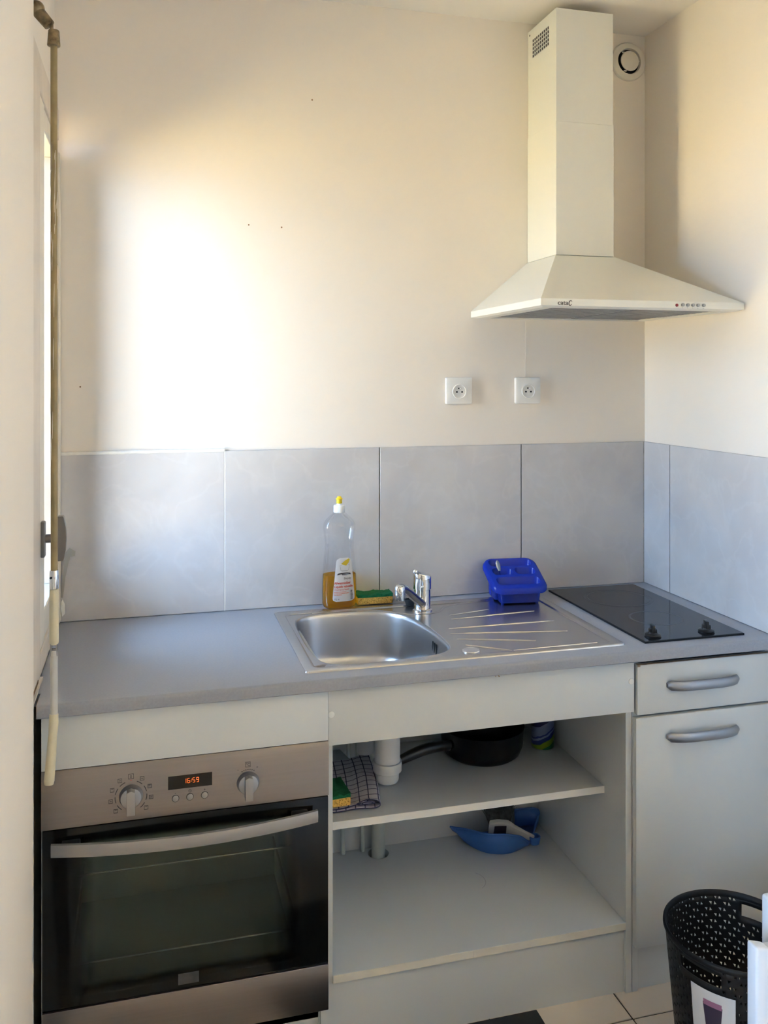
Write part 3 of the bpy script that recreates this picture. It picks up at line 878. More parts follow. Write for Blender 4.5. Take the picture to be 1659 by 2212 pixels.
def fronty(x, z, p=2.6):
    a, b = hw(z); return -b * max(0, 1 - min(1, abs(x) / a) ** p) ** (1 / p)
bb = newbm()
zz = [0, .003, .007, .012] + [.012 + .0115 * k for k in range(1, 21)] + [.247, .252, .257, .262, .266, .270, .2755]
rg = []
for z in zz:
    a, b = hw(z)
    w = .0009 * math.sin(z * 520) if .185 < z < .232 else 0
    rg.append(oval(z, a + w * .3, b + w))
loft(bb, rg)
body = part('bottle_body', bb, 'clear_plastic', bt, angle=60)
lq = newbm()
loft(lq, [oval(z, hw(z)[0] - .0012, hw(z)[1] - .0012) for z in (.0015, .004, .008, .013, .03, .05, .07, .09, .096)])
part('soap_liquid', lq, 'soap_liquid', bt, 'amber liquid filling the lower third', angle=50)
part('cap', lathe(newbm(), [(.0163, .2745), (.0168, .276), (.0165, .2935), (.015, .2955), (.0075, .296), (.0065, .301)], n=32), 'cap_white', bt, 'white cap')
part('nozzle', lathe(newbm(), [(.0072, .300), (.0085, .301), (.0080, .311), (.0102, .3125), (.0102, .3145), (.0065, .317), (.0055, .3205), (.003, .321)], n=24), 'nozzle_yellow', bt, 'yellow push-pull nozzle')
# label: tapered rounded panel on the front face
def lab_hw(z):
    t = (z - .0225) / (.147 - .0225); return .0345 - .0125 * t ** 1.15
lab = newbm()
NX, NZ = 18, 30
G = []
LX = .0045
for j in range(NZ + 1):
    z = .0225 + (.147 - .0225) * j / NZ
    w = lab_hw(z); r = .010
    dz = min(z - .0225, .147 - z)
    if dz < r: w -= r - math.sqrt(max(0, r * r - (r - dz) ** 2))
    row = []
    for i in range(NX + 1):
        x = LX + w * (2 * i / NX - 1)
        row.append(lab.verts.new((x, fronty(x, z) - .0006, z)))
    G.append(row)
for j in range(NZ):
    for i in range(NX): lab.faces.new((G[j][i], G[j][i + 1], G[j + 1][i + 1], G[j + 1][i]))
lb = part('label', lab, 'paper', bt, 'white label printed in red')
def wrap(bm, x0, z0, dy=.0011):
    for v in bm.verts:
        x = x0 + v.co.x; z = z0 + v.co.y
        v.co = Vector((x, fronty(x, z) - dy - v.co.z * .3, z))
    return bm
def lprint(txt, x, z, size, m, width, **k):
    b = text_mesh(txt, size, extrude=.0002, **k)
    w_ = max(v.co.x for v in b.verts)
    for v in b.verts: v.co.x *= width / w_
    part('label_print', wrap(b, x, z), m, lb, smooth=False)
lprint('Everyday', .003, .0855, .0088, 'print_dark', .0235, shear=.35)
lprint('Afwasmiddel', -.0250, .0725, .0098, 'print_red', .0480, bold=.0002)
lprint('Liquide vaisselle', -.0252, .0625, .0094, 'print_red', .0565, bold=.0002)
lprint('Washing-up liquid', -.0254, .0550, .0062, 'print_red', .0430)
sl_ = newbm(); rnd = random.Random(21)
for z_, xe in ((.0490, .010), (.0450, .018), (.0410, -.004)):      # tiny illegible lines
    x_ = -.0262
    while x_ < xe:
        w_ = rnd.uniform(.0012, .0034); q = newbm(); box(q, 0, w_, 0, rnd.uniform(.0014, .0022), 0, .0002)
        merge(sl_, wrap(q, x_, z_)); x_ += w_ + .0006
part('label_print', sl_, 'print_orange', lb, smooth=False)['kind'] = 'stuff'
lprint('1L e', -.0255, .0275, .0075, 'print_dark', .0150)
def flatshape(pts, x0, z0, m, dy=.001):
    b = newbm(); f = b.faces.new([b.verts.new((x, z, 0)) for x, z in pts])
    b2_ = wrap(b, x0, z0, dy); part('label_print', b2_, m, lb, smooth=False)
flatshape([(-.0115, .0), (.004, -.0055), (.012, .003), (.0155, .012), (.012, .0145), (.0, .009)], .0068, .130, 'print_yellow', .0014)
flatshape([(-.013, .008), (.0175, .008), (.0135, -.0075), (.008, -.010), (-.006, -.010), (-.0105, -.0075)], .0045, .1185, 'print_grey', .0011)
flatshape([(-.012, .007), (.0165, .007), (.012, -.007), (-.009, -.007)], .0045, .1185, 'paper', .0012)
for dz_, w, m in ((.0995, .0225, 'print_grey'), (.1015, .0205, 'print_brown'), (.0975, .0185, 'paper')):
    flatshape([(w * math.cos(2 * PI * i / 20), .0038 * math.sin(2 * PI * i / 20)) for i in range(20)], .0045, dz_, m, .0012 if m == 'print_grey' else .0015)
bcode = newbm()
for k in range(15):
    zb_ = .027 + k * .0018
    q = newbm(); box(q, 0, .0075 - .002 * (k > 9), 0, .0005 + .0007 * random.random(), 0, .0002)
    merge(bcode, wrap(q, .0245, zb_))
part('label_print', bcode, 'print_dark', lb, smooth=False)

# ================================================================ SPONGES
def sponge(loc, rz, L_, W_, label, group='sponge scourers'):
    s = thing('sponge', label, 'sponge', loc, rz, group, local=True)
    f = newbm(); box(f, -L_ / 2, L_ / 2, -W_ / 2, W_ / 2, 0, .021, bev=.003)
    fo = part('foam', f, 'sponge_yellow', s)
    ho = newbm(); rnd = random.Random(3)
    for k in range(46):
        x = rnd.uniform(-L_ / 2 + .004, L_ / 2 - .004); z = rnd.uniform(.003, .018); r = rnd.uniform(.0005, .0015)
        cyl(ho, (x, -W_ / 2 + .0006, z), (x, -W_ / 2 - .00015, z), r, n=7)
        if k < 14:
            y = rnd.uniform(-W_ / 2 + .004, W_ / 2 - .004)
            cyl(ho, (-L_ / 2 + .0006, y, z), (-L_ / 2 - .00015, y, z), r, n=7)
    part('pores', ho, 'sponge_hole', fo)
    g = newbm()
    nx, ny = 20, 12; rows = []
    for j in range(ny + 1):
        rows.append([g.verts.new((-L_ / 2 + L_ * i / nx + rnd.uniform(-.0006, .0006), -W_ / 2 + W_ * j / ny + rnd.uniform(-.0006, .0006), .0285 + rnd.uniform(-.0012, .0012) + .0015 * math.sin(i * .7))) for i in range(nx + 1)])
    for j in range(ny):
        for i in range(nx): g.faces.new((rows[j][i], rows[j][i + 1], rows[j + 1][i + 1], rows[j + 1][i]))
    edge = rows[0] + [r[-1] for r in rows[1:]] + rows[-1][-2::-1] + [r[0] for r in rows[-2:0:-1]]
    low = [g.verts.new((v.co.x, v.co.y, .0205)) for v in edge]
    for i in range(len(edge)):
        j = (i + 1) % len(edge); g.faces.new((edge[i], low[i], low[j], edge[j]))
    g.faces.new(low)
    part('scour_pad', g, 'scour_green', s, 'green scouring pad')
    return s
sponge((.8565, -.038, ZW + .0048), -.03, .105, .052, 'yellow sponge with green scouring top lying beside the soap bottle')

# ================================================================ CUTLERY DRAINER
ck = thing('cutlery_drainer', 'bright blue plastic cutlery drainer with four compartments on the sink', 'cutlery drainer', (1.277, -.100, zp), -.10, local=True)
def slope(y): return .050 + (y + .075) / .15 * .062
HX, HY = .085, .074
def sl(pts, dz=0): return [Vector((p.x, p.y, slope(p.y) + dz)) for p in pts]
tp_ = newbm()
holes = [rrect(0, .047, .066, .0165, .014, 0), rrect(-.035, .0065, .031, .0165, .014, 0), rrect(.035, .0065, .031, .0165, .014, 0), rrect(0, -.038, .066, .018, .015, 0)]
outer = rrect(0, 0, HX - .010, HY - .008, .026, 0)
VLs = fill_holes(tp_, [sl(outer)] + [sl(h) for h in holes])
skirt(tp_, VLs[0], [sl(rrect(0, 0, HX - .004, HY - .003, .030, 0), -.002), sl(rrect(0, 0, HX, HY, .032, 0), -.009), sl(rrect(0, 0, HX, HY, .032, 0), -.017), sl(rrect(0, 0, HX - .003, HY - .003, .030, 0), -.0175), sl(rrect(0, 0, HX - .003, HY - .003, .030, 0), -.010)])
part('rim_tray', tp_, 'blue_plastic', ck, angle=50)
cc = newbm()
for h, (hcx, hcy, a, b) in zip(holes, ((0, .047, .066, .0165), (-.035, .0065, .031, .0165), (.035, .0065, .031, .0165), (0, -.038, .066, .018))):
    vl = [cc.verts.new(p) for p in sl(h)]
    skirt(cc, vl, [sl(rrect(hcx, hcy, a - .0012, b - .0012, .013, 0), -.003), rrect(hcx, hcy, a - .004, b - .003, .012, .012), rrect(hcx, hcy, a - .008, b - .007, .010, .007)], cap=True)
part('compartments', cc, 'blue_plastic', ck, angle=50)
bd = newbm()
for (hcx, hcy, a, b, zt_) in ((0, .045, .068, .022, .085), (0, .005, .071, .026, .06), (0, -.038, .0645, .025, .046)):
    loft(bd, [rrect(hcx, hcy, a - .006, b - .004, .010, .004), rrect(hcx, hcy, a - .004, b - .002, .012, .008), [Vector((p.x, p.y, min(slope(p.y) - .004, zt_ + 1))) for p in rrect(hcx, hcy, a, b, .014, 0)]], True, False)
for x in (-.052, .052):
    for y in (-.05, .045): cyl(bd, (x, y, 0), (x, y, .006), .005, n=12)
part('basin', bd, 'blue_plastic', ck, angle=50)
tsn = thing('teaspoon', 'steel teaspoon standing in the blue cutlery drainer', 'spoon', (1.249, -.104, .876))
hp = [(1.250, -.106, .876), (1.242, -.100, .905), (1.234, -.094, .934), (1.2315, -.092, .948)]
part('spoon_handle', tube(newbm(), bez(hp, 5), [.0022 + .0014 * (i / 15) for i in range(16)], n=10, rb=[.0009] * 16), 'chrome', tsn)
bo = newbm()
rg = []
for i in range(9):
    t = i / 8; c = Vector((1.2318 - .0055 * t, -.0925 + .006 * t, .946 + .030 * t))
    w = .0035 + .0050 * math.sin(PI * min(.98, .08 + t * .9)) ** .7
    if i == 8: w = .002
    rg.append([c + Vector((w * math.cos(2 * PI * k / 14) * .9, .0022 * math.sin(2 * PI * k / 14) + w * .25 * math.cos(2 * PI * k / 14), 0)) for k in range(14)])
loft(bo, rg)
part('spoon_bowl', bo, 'chrome_dull', tsn)

# ================================================================ HOB
hb_ = thing('hob', 'black glass two-zone electric hob with two black knobs', 'hob', (1.562, -.314, ZW))
hg = newbm()
loft(hg, [[Vector((x, y, z)) for x, y in c_] for c_, z in ((((1.4165, -.5910), (1.7060, -.5910), (1.7140, -.0375), (1.4185, -.0375)), ZW + .0002), (((1.4165, -.5910), (1.7060, -.5910), (1.7140, -.0375), (1.4185, -.0375)), ZW + .0045), (((1.418, -.5895), (1.7045, -.5895), (1.7125, -.039), (1.420, -.039)), ZW + .0055))])
gp = part('glass_plate', hg, 'black_gloss', hb_, smooth=False)
def zone(cx, cy, r, w):
    g = newbm(); n = 64
    a = [[Vector((cx + rr * math.cos(2 * PI * i / n), cy + rr * math.sin(2 * PI * i / n), z)) for i in range(n)] for rr, z in ((r, ZW + .0055), (r - w * .3, ZW + .0058), (r - w, ZW + .0055))]
    loft(g, a, False, False); part('zone_ring', g, 'hob_ring', gp)
zone(1.573, -.188, .092, .004); zone(1.573, -.188, .1005, .0012); zone(1.562, -.408, .072, .006)
for x, y in ((1.462, -.553), (1.618, -.555)):
    k_ = part('knob', lathe(newbm(), [(.0205, ZW + .0056), (.021, ZW + .009), (.019, ZW + .0115), (.012, ZW + .013), (.0115, ZW + .016)], (x, y), 28), 'black_plastic', hb_)
    g = newbm(); box(g, -.0042, .0042, -.0135, .0135, ZW + .015, ZW + .034, bev=.0015); box(g, -.010, .010, -.0075, .0075, ZW + .0155, ZW + .024, bev=.0015)
    bmesh.ops.rotate(g, verts=g.verts, cent=(0, 0, 0), matrix=Matrix.Rotation(-.35, 3, 'Z')); bmesh.ops.translate(g, verts=g.verts, vec=(x, y, 0))
    part('knob_grip', g, 'black_plastic', k_)

# ================================================================ RANGE HOOD
HD = thing('range_hood', 'white pyramid cooker hood with square chimney over the hob', 'range hood', (1.475, -.25, 1.705))
HX0, HX1, HYF, HZ0, HZ1 = 1.1755, 1.7745, -.50, 1.7055, 1.7275
CX0, CX1, CYF, CZ0 = 1.3645, 1.5525, -.200, 1.884
bm = newbm()
def rc(x0, x1, yf, z): return [Vector(p) for p in ((x0, -.001, z), (x0, yf, z), (x1, yf, z), (x1, -.001, z))]
loft(bm, [rc(HX0, HX1, HYF, HZ0 + .004), rc(HX0, HX1, HYF, HZ1), rc(CX0 - .003, CX1 + .003, CYF - .003, CZ0 - .002)], False, True)
cn = part('canopy', bm, 'hood_white', HD, smooth=False)
# underside: rim frame and two grease filters
uf = newbm()
o_ = rc(HX0, HX1, HYF, HZ0 + .004); lp = rc(HX0 + .012, HX1 - .012, HYF + .012, HZ0); lp[0].y = lp[3].y = -.013
ip = rc(HX0 + .045, HX1 - .045, HYF + .03, HZ0); ip[0].y = ip[3].y = -.045
loft(uf, [o_, lp, ip, [p + Vector((0, 0, .008)) for p in ip]], False, False)
un = part('underside', uf, 'hood_white', HD, smooth=False)
mid = (HX0 + HX1) / 2
for a, b in ((HX0 + .046, mid - .001), (mid + .001, HX1 - .046)):
    g = newbm(); box(g, a, b, HYF + .031, -.046, HZ0 + .0035, HZ0 + .008)
    for k in range(14):
        y = HYF + .05 + k * .029; box(g, a + .01, b - .01, y, y + .016, HZ0 + .002, HZ0 + .0036)
    part('grease_filter', g, 'filter_grey', HD, smooth=False)
part('lower_chimney', B(CX0, CX1, CYF, -.001, CZ0, 2.275, bev=.0012, seg=1), 'hood_white', HD, smooth=False)
# upper chimney: shell with a cut grille on the left side
uc = newbm()
x0, x1, yf, z0, z1 = CX0 + .0018, CX1 - .0018, CYF + .0018, 2.270, 2.606
box(uc, x0 + .0015, x1, yf, -.001, z0, z1)
cols, rows_ = 9, 5
gy0, gy1, gz0, gz1 = -.152, -.034, 2.512, 2.572
# left sheet built as a lattice round the openings
def sheet(a, b, c, d): box(uc, x0, x0 + .0015, a, b, c, d)
sheet(yf, -.001, z0, gz0); sheet(yf, -.001, gz1, z1); sheet(yf, gy0, gz0, gz1); sheet(gy1, -.001, gz0, gz1)
py = (gy1 - gy0) / cols; pz = (gz1 - gz0) / rows_
for c in range(cols):
    sheet(gy0 + c * py, gy0 + c * py + py * .30, gz0, gz1)
for r in range(rows_):
    sheet(gy0, gy1, gz0 + r * pz, gz0 + r * pz + pz * .25)
upc = part('upper_chimney', uc, 'hood_white', HD, smooth=False)
part('grille_backing', B(x0 + .0012, x0 + .0016, gy0, gy1, gz0, gz1), 'dark_hole', upc)
part('hook_slot', cyl(newbm(), (x0 + .0005, -.014, 2.592), (x0 - .0004, -.014, 2.592), .003, n=12), 'dark_hole', upc)
for k, x in enumerate((1.5671, 1.5839, 1.5993, 1.6148, 1.6304, 1.6474)):
    if k == 0:
        part('indicator_lamp', cyl(newbm(), (x, HYF + .001, 1.7175), (x, HYF - .002, 1.7175), .0043, n=18, bev=.001), 'red_lamp', HD, 'red round lamp')
    else:
        bt_ = part('push_button', cyl(newbm(), (x, HYF + .001, 1.7185), (x, HYF - .006, 1.7185), .0044, n=18, bev=.0008), 'button_grey', HD)
        part('button_mark', B(x - .0018, x + .0018, HYF - .0003, HYF + .0003, 1.7105, 1.7112), 'print_dark', bt_)
part('brand_lettering', wall_text('cata', 1.2215, HYF - .0002, 1.7120, .0160, extrude=.0002, sx=1.15, bold=.0003), 'print_brown', HD, 'dark lettering reading cata', smooth=False)
lg = newbm()
pp = [Vector((1.2575 + .0042 * math.sin(a) + .0012 * math.cos(a), HYF - .0003, 1.7168 + .0062 * math.cos(a))) for a in [math.radians(q) for q in range(60, -250, -18)]]
tube(lg, pp, [.0006 + .0007 * math.sin(PI * i / (len(pp) - 1)) for i in range(len(pp))], n=8)
part('brand_emblem', lg, 'print_brown', HD, 'small dark open-ring emblem')

# ================================================================ VENT, SOCKETS
av = thing('air_vent', 'round cream extractor vent high on the wall behind the hood chimney', 'air vent', (1.7165, 0, 2.546))
def ylathe(prof, cx, cz, n=48, cb=True, ct=True):
    b = newbm(); loft(b, [[Vector((cx + r * math.cos(2 * PI * i / n), y, cz + r * math.sin(2 * PI * i / n))) for i in range(n)] for r, y in prof], cb, ct); return b
part('outer_ring', ylathe([(.0615, -.0005), (.0620, -.004), (.0590, -.009), (.048, -.012), (.0415, -.0125), (.0395, -.006), (.039, -.0008)], 1.7165, 2.546, cb=False, ct=False), 'vent_cream', av)
part('throat', ylathe([(.0395, -.0012), (.0395, -.0008)], 1.7165, 2.546), 'dark_hole', av)
part('valve_disc', ylathe([(.022, -.006), (.030, -.010), (.0325, -.013), (.0315, -.016), (.025, -.0175), (.004, -.018)], 1.7165, 2.546), 'vent_cream', av)
for a in (.1, 2.2, 4.3): part('valve_bridge', B( 1.7165 + .034 * math.cos(a) - .0045, 1.7165 + .034 * math.cos(a) + .0045, -.010, -.006, 2.546 + .034 * math.sin(a) - .002, 2.546 + .034 * math.sin(a) + .002), 'vent_cream', av)
def socket(cx, cz, label):
    s = thing('wall_socket', label, 'socket', (cx, 0, cz), 0, 'wall sockets above the tiles', local=True)
    bm = newbm(); loft(bm, [[Vector((p.x, y, p.y)) for p in rrect(0, 0, h, h * .965, .005, 0)] for h, y in ((.0425, -.0002), (.0425, -.007), (.0415, -.0095), (.039, -.0105), (.0245, -.0105))], False, True)
    part('cover_plate', bm, 'plastic_white', s)
    part('socket_collar', ylathe([(.0225, -.010), (.0228, -.013), (.0212, -.0138), (.0200, -.013), (.0196, -.0112)], 0, -.002, 36, False, False), 'plastic_white', s)
    f = part('socket_face', ylathe([(.0199, -.0112), (.0199, -.0109)], 0, -.002, 36), 'socket_face', s)
    for x in (-.0085, .0085): part('pin_hole', ylathe([(.0029, -.0110), (.0029, -.0118)], x, -.0035, 14), 'dark_hole', f)
    part('earth_pin', ylathe([(.0022, -.0110), (.0022, -.020), (.0015, -.021)], .0, .0075, 12), 'chrome', f)
    part('shutter_slot', B(-.0045, .0045, -.0116, -.0109, .0052, .0098), 'print_dark', f)
    return s
socket(1.1345, 1.484, 'white wall socket just left of the cooker hood')
socket(1.3630, 1.484, 'white wall socket directly under the cooker hood')
# chased cable strip painted over between them
part('plaster_patch', B(1.178, 1.319, -.0007, 0, 1.481, 1.4895), 'wall_paint', wb)
part('plaster_patch', B(1.357, 1.3695, -.0007, 0, 1.5265, 1.70), 'wall_paint', wb)
# ================================================================ SHUTTER CRANK
sh = thing('shutter_crank', 'long brown shutter crank rod hanging beside the window', 'crank', (.034, -.70, .735))
jb = newbm(); cyl(jb, (XW, -.70, 2.262), (-.004, -.70, 2.257), .016, n=20, bev=.003)
bmesh.ops.create_uvsphere(jb, u_segments=18, v_segments=12, radius=.015, matrix=Matrix.Translation((.002, -.70, 2.254)))
part('wall_gear', jb, 'joint_metal', sh)
j2 = newbm(); cyl(j2, (.005, -.70, 2.247), (.0265, -.70, 2.222), .0125, .0115, n=20, bev=.002)
part('joint_fork', j2, 'joint_metal', sh)
j3 = newbm(); box(j3, .0265, .0325, -.709, -.691, 2.204, 2.232, bev=.002); cyl(j3, (.0335, -.70, 2.214), (.0335, -.70, 2.182), .0105, .0125, n=20, bev=.002)
part('joint_socket', j3, 'joint_metal', sh)
part('rod', tube(newbm(), [(.0338, -.70, 2.184), (.0340, -.70, 1.8), (.0343, -.70, 1.4), (.0343, -.70, 1.146)], .0066, n=18), 'rod_brass', sh)
fx = newbm(); rnd = random.Random(11)
for k in range(26):
    z = rnd.choice((rnd.uniform(1.75, 2.05), rnd.uniform(1.35, 1.75), rnd.uniform(1.75, 2.0)))
    a = rnd.uniform(PI, 2 * PI); h = rnd.uniform(.006, .035)
    c_ = Vector((.0341 + .0064 * math.cos(a), -.70 + .0064 * math.sin(a), z))
    tube(fx, [c_ - Vector((0, 0, h)), c_, c_ + Vector((.0005, 0, h))], [.0004, .0011, .0004], n=6, rb=[.0003, .0006, .0003])
part('paint_flakes', fx, 'sash_paint', sh)['kind'] = 'stuff'
cl_ = part('chrome_collar', lathe(newbm(), [(.0078, 1.110), (.0088, 1.112), (.0088, 1.142), (.0078, 1.147)], (.0343, -.70), 24), 'chrome', sh)
part('set_screw', cyl(newbm(), (.0343 - .0055, -.7066, 1.133), (.0343 - .0058, -.7092, 1.133), .0022, n=12), 'dark_hole', cl_)
part('upper_sleeve', lathe(newbm(), [(.0072, 1.110), (.0086, 1.109), (.0090, 1.012), (.0088, 1.004), (.0072, 1.000)], (.0340, -.70), 24), 'plastic_cream', sh)
hg_ = newbm(); box(hg_, .0272, .0305, -.7055, -.6945, .978, 1.002); box(hg_, .0375, .0408, -.7055, -.6945, .978, 1.002); cyl(hg_, (.0272, -.70, .989), (.041, -.70, .989), .0035, n=10)
part('hinge', hg_, 'chrome_dull', sh)
part('crank_arm', tube(newbm(), [(.0340, -.70, .988), (.0345, -.705, .93), (.0347, -.711, .862)], .0072, n=18), 'rod_grey', sh)
part('crank_elbow', tube(newbm(), [(.0347, -.7105, .866), (.0345, -.713, .85), (.0335, -.716, .831)], [.0084, .009, .0084], n=18), 'plastic_cream', sh)
part('crank_handle', tube(newbm(), [(.0335, -.716, .833), (.0310, -.722, .79), (.0278, -.728, .743), (.0274, -.7285, .737)], [.0082, .0092, .0098, .0085], n=18), 'plastic_cream', sh)

# ================================================================ UNDER THE SINK
dt = thing('drain_trap', 'white plastic bottle trap hanging under the sink bowl', 'drain trap', (.815, -.335, .473))
tc_ = (.817, -.335)
part('trap_cylinder', lathe(newbm(), [(.033, .518), (.0335, .52), (.0335, .645), (.030, .65)], tc_, 32), 'pipe_white', dt)
part('trap_nut', lathe(newbm(), [(.034, .500), (.0375, .503), (.0375, .517), (.0385, .519), (.0375, .527), (.034, .528)], tc_, 32), 'pipe_white', dt)
part('trap_cup', lathe(newbm(), [(.022, .4735), (.027, .4745), (.030, .480), (.0305, .501)], tc_, 32), 'pipe_white', dt)
part('tail_pipe', tube(newbm(), bez([(.817, -.335, .645), (.800, -.335, .675), (.768, -.335, .700), (.768, -.335, .7115)], 4), .019, n=18), 'pipe_white', dt)
part('outlet_elbow', tube(newbm(), bez([(.815, -.31, .59), (.80, -.25, .588), (.785, -.22, .57), (.79, -.205, .53), (.82, -.18, .505)], 5), .019, n=18), 'pipe_grey', dt)
part('outlet_sleeve', cyl(newbm(), (.789, -.206, .535), (.789, -.206, .50), .0235, n=20), 'pipe_white', dt)
part('outlet_pipe', tube(newbm(), bez([(.80, -.195, .515), (.83, -.165, .48), (.845, -.137, .42), (.846, -.133, .35), (.846, -.133, .145)], 5), .0195, n=20), 'pipe_grey', dt)
for x0, x1 in ((.757, .744), (.785, .800)):
    part('water_hose', tube(newbm(), bez([(x0, -.125, .705), (x0 + .004, -.125, .60), (x0 + .002, -.125, .40), (x1, -.122, .28), (x1 + .004, -.115, .178)], 6), .0062, n=12), 'pipe_grey', dt)

# ---- pan
pn = thing('saucepan', 'black non-stick saucepan with long black handle on the middle shelf', 'pan', (1.125, -.222, .467), local=True)
part('pan_body', lathe(newbm(), [(.085, 0), (.096, .002), (.106, .010), (.114, .030), (.117, .078), (.1185, .080), (.1165, .0805), (.1145, .077), (.111, .030), (.100, .010), (.05, .006), (.002, .006)], n=56), 'pan_coat', pn)
pb = newbm(); tube(pb, [(-.108, -.045, .052), (-.120, -.055, .053)], [.011, .010], n=14, rb=.013)
part('handle_bracket', pb, 'chrome_dull', pn)
part('pan_handle', tube(newbm(), bez([(-.116, -.052, .053), (-.145, -.064, .060), (-.19, -.076, .062), (-.235, -.088, .056), (-.268, -.096, .049)], 6), [.0105 + .0035 * math.sin(PI * min(1, i / 24 * 1.1)) for i in range(25)], n=16, rb=[.012 + .003 * math.sin(PI * i / 24) for i in range(25)]), 'black_plastic', pn)

# ---- spray can
cn_ = thing('spray_can', 'green and blue aerosol can beside the black saucepan', 'spray can', (1.3065, -.233, .467), local=True)
part('can_body', lathe(newbm(), [(.0305, .003), (.0325, .006), (.0325, .185), (.030, .196), (.022, .203)], n=40), 'can_print', cn_)
part('base_rim', lathe(newbm(), [(.030, 0), (.0318, .001), (.0318, .0045), (.030, .006)], n=40), 'chrome', cn_)
part('can_cap', lathe(newbm(), [(.0225, .200), (.0235, .202), (.0230, .232), (.020, .236)], n=32), 'can_green', cn_)

# ---- tea towel, folded
tw = newbm()
sec = [(-.075, .0035), (-.03, .0025), (.02, .003), (.060, .003), (.078, .006), (.0835, .012), (.079, .0185), (.066, .0205), (.05, .0195), (.036, .0150), (.025, .0115), (.034, .0095), (.055, .0115), (.068, .013), (.067, .0155), (.05, .0155), (.03, .0112), (0, .0085), (-.04, .0085), (-.078, .0085)]
sec = [(p.x, p.z) for p in bez([(a, 0, b) for a, b in sec], 4)]
acc = [0]
for a, b in zip(sec, sec[1:]): acc.append(acc[-1] + math.hypot(b[0] - a[0], b[1] - a[1]))
uvl = tw.loops.layers.uv.new('UVMap')
rows = []; NY = 26
for j in range(NY + 1):
    t = j / NY
    row = []
    for k, (x, z) in enumerate(sec):
        wob = .0016 * math.sin(t * 9 + x * 60) + .001 * math.sin(t * 23 + x * 31)
        yy = -.1375 + .275 * t
        lift = .75 if t > .12 else .75 + .45 * (1 - t / .12)
        row.append((tw.verts.new((x + .010 * math.sin(t * 2.2), yy + .004 * math.sin(x * 40), max(.0012, z * lift + wob * min(1, z * 60)))), acc[k] / .024, t * .275 / .024))
    rows.append(row)
for j in range(NY):
    for k in range(len(sec) - 1):
        q = (rows[j][k], rows[j][k + 1], rows[j + 1][k + 1], rows[j + 1][k])
        f = tw.faces.new([v[0] for v in q])
        for lo, v in zip(f.loops, q): lo[uvl].uv = (v[1], v[2])
o = single('tea_towel', tw, 'tea_towel', 'folded blue checked tea towel lying on the middle shelf', 'towel', (0, 0, 0))
o.location = (.698, -.318, .4672); o.rotation_euler = (0, 0, -.12)
sm_ = o.modifiers.new('thickness', 'SOLIDIFY'); sm_.thickness = .0016; sm_.offset = 0
sponge((.654, -.415, .4672 + .0178), .06, .068, .095, 'yellow sponge with green scouring top lying on the checked tea towel')

# ---- dustpan and brush
dp = thing('dustpan', 'blue plastic dustpan on the bottom shelf in the far corner', 'dustpan', (1.19, -.17, .175), local=True)
ctl = [(-.112, .045, .030, .042), (-.09, .0, .012, .052), (-.05, -.040, .002, .062), (.0, -.060, .001, .064), (.045, -.052, .001, .048), (.075, -.035, .001, .022), (.097, -.010, .002, .014), (.125, .020, .005, .034), (.146, .046, .006, .050), (.130, .063, .006, .054), (.085, .066, .006, .054)]
pth = [bez([(c[0], c[1], c[2]) for c in ctl], 5), bez([(c[0] + (.010 if c[0] > .1 else -.014 if c[0] < -.1 else 0), c[1] - (.018 if c[1] < 0 else 0), c[3]) for c in ctl], 5)]
d1 = newbm()
bot = [d1.verts.new(p) for p in pth[0]]; md = [d1.verts.new(a.lerp(b, .5) + Vector((0, -.004, -.004))) for a, b in zip(*pth)]; tp2 = [d1.verts.new(p) for p in pth[1]]
for a, b in ((bot, md), (md, tp2)):
    for i in range(len(a) - 1): d1.faces.new((a[i], a[i + 1], b[i + 1], b[i]))
cen = [d1.verts.new((p.x * .85, min(.066, p.y + (.066 - p.y) * .98), max(.002, p.z * .4))) for p in pth[0]]
for i in range(len(bot) - 1):
    try: d1.faces.new((bot[i + 1], bot[i], cen[i], cen[i + 1]))
    except ValueError: pass
po = part('pan_shell', d1, 'dustpan_blue', dp, angle=60)
so_ = po.modifiers.new('thickness', 'SOLIDIFY'); so_.thickness = .0028; so_.offset = 0
lp_ = newbm(); tube(lp_, pth[1], .0026, n=8)
part('rolled_lip', lp_, 'dustpan_blue', po)
ch = newbm(); loft(ch, [rrect(.103, -.036, .013, .012, .009, .004), rrect(.103, -.036, .016, .015, .010, .022), rrect(.103, -.036, .016, .015, .010, .026), rrect(.103, -.036, .013, .012, .009, .026), rrect(.103, -.036, .011, .010, .008, .010)])
part('handle_clip', ch, 'dustpan_blue', dp)
br = thing('hand_brush', 'white hand brush with dark bristles lying in the blue dustpan', 'brush', (1.20, -.15, .18), local=True)
hb2 = newbm()
loft(hb2, [[Vector((x, y, z)) for x, y, z in r] for r in (
    [(-.040, -.030, .028), (-.038, -.034, .060), (-.030, -.018, .064), (-.032, -.014, .030)],
    [(-.020, -.032, .020), (-.014, -.036, .062), (-.006, -.020, .066), (-.012, -.016, .022)],
    [(.020, -.034, .018), (.018, -.038, .056), (.026, -.022, .060), (.028, -.018, .020)],
    [(.036, -.040, .022), (.036, -.044, .044), (.044, -.030, .048), (.044, -.026, .026)],
    [(.066, -.052, .012), (.068, -.056, .030), (.074, -.046, .032), (.074, -.042, .014)],
    [(.086, -.060, .004), (.090, -.062, .020), (.096, -.054, .022), (.094, -.050, .006)])])
bmesh.ops.bevel(hb2, geom=hb2.edges[:], offset=.003, segments=2, affect='EDGES', profile=.5)
bh = part('brush_block', hb2, 'plastic_white', br)
bl2 = newbm(); loft(bl2, [[Vector((x, -.0375 - d, z)) for x, z in ((-.026, .030), (.012, .026), (.014, .050), (-.022, .054))] for d in (-.001, .0012)])
part('brush_sticker', bl2, 'print_purple', bh)
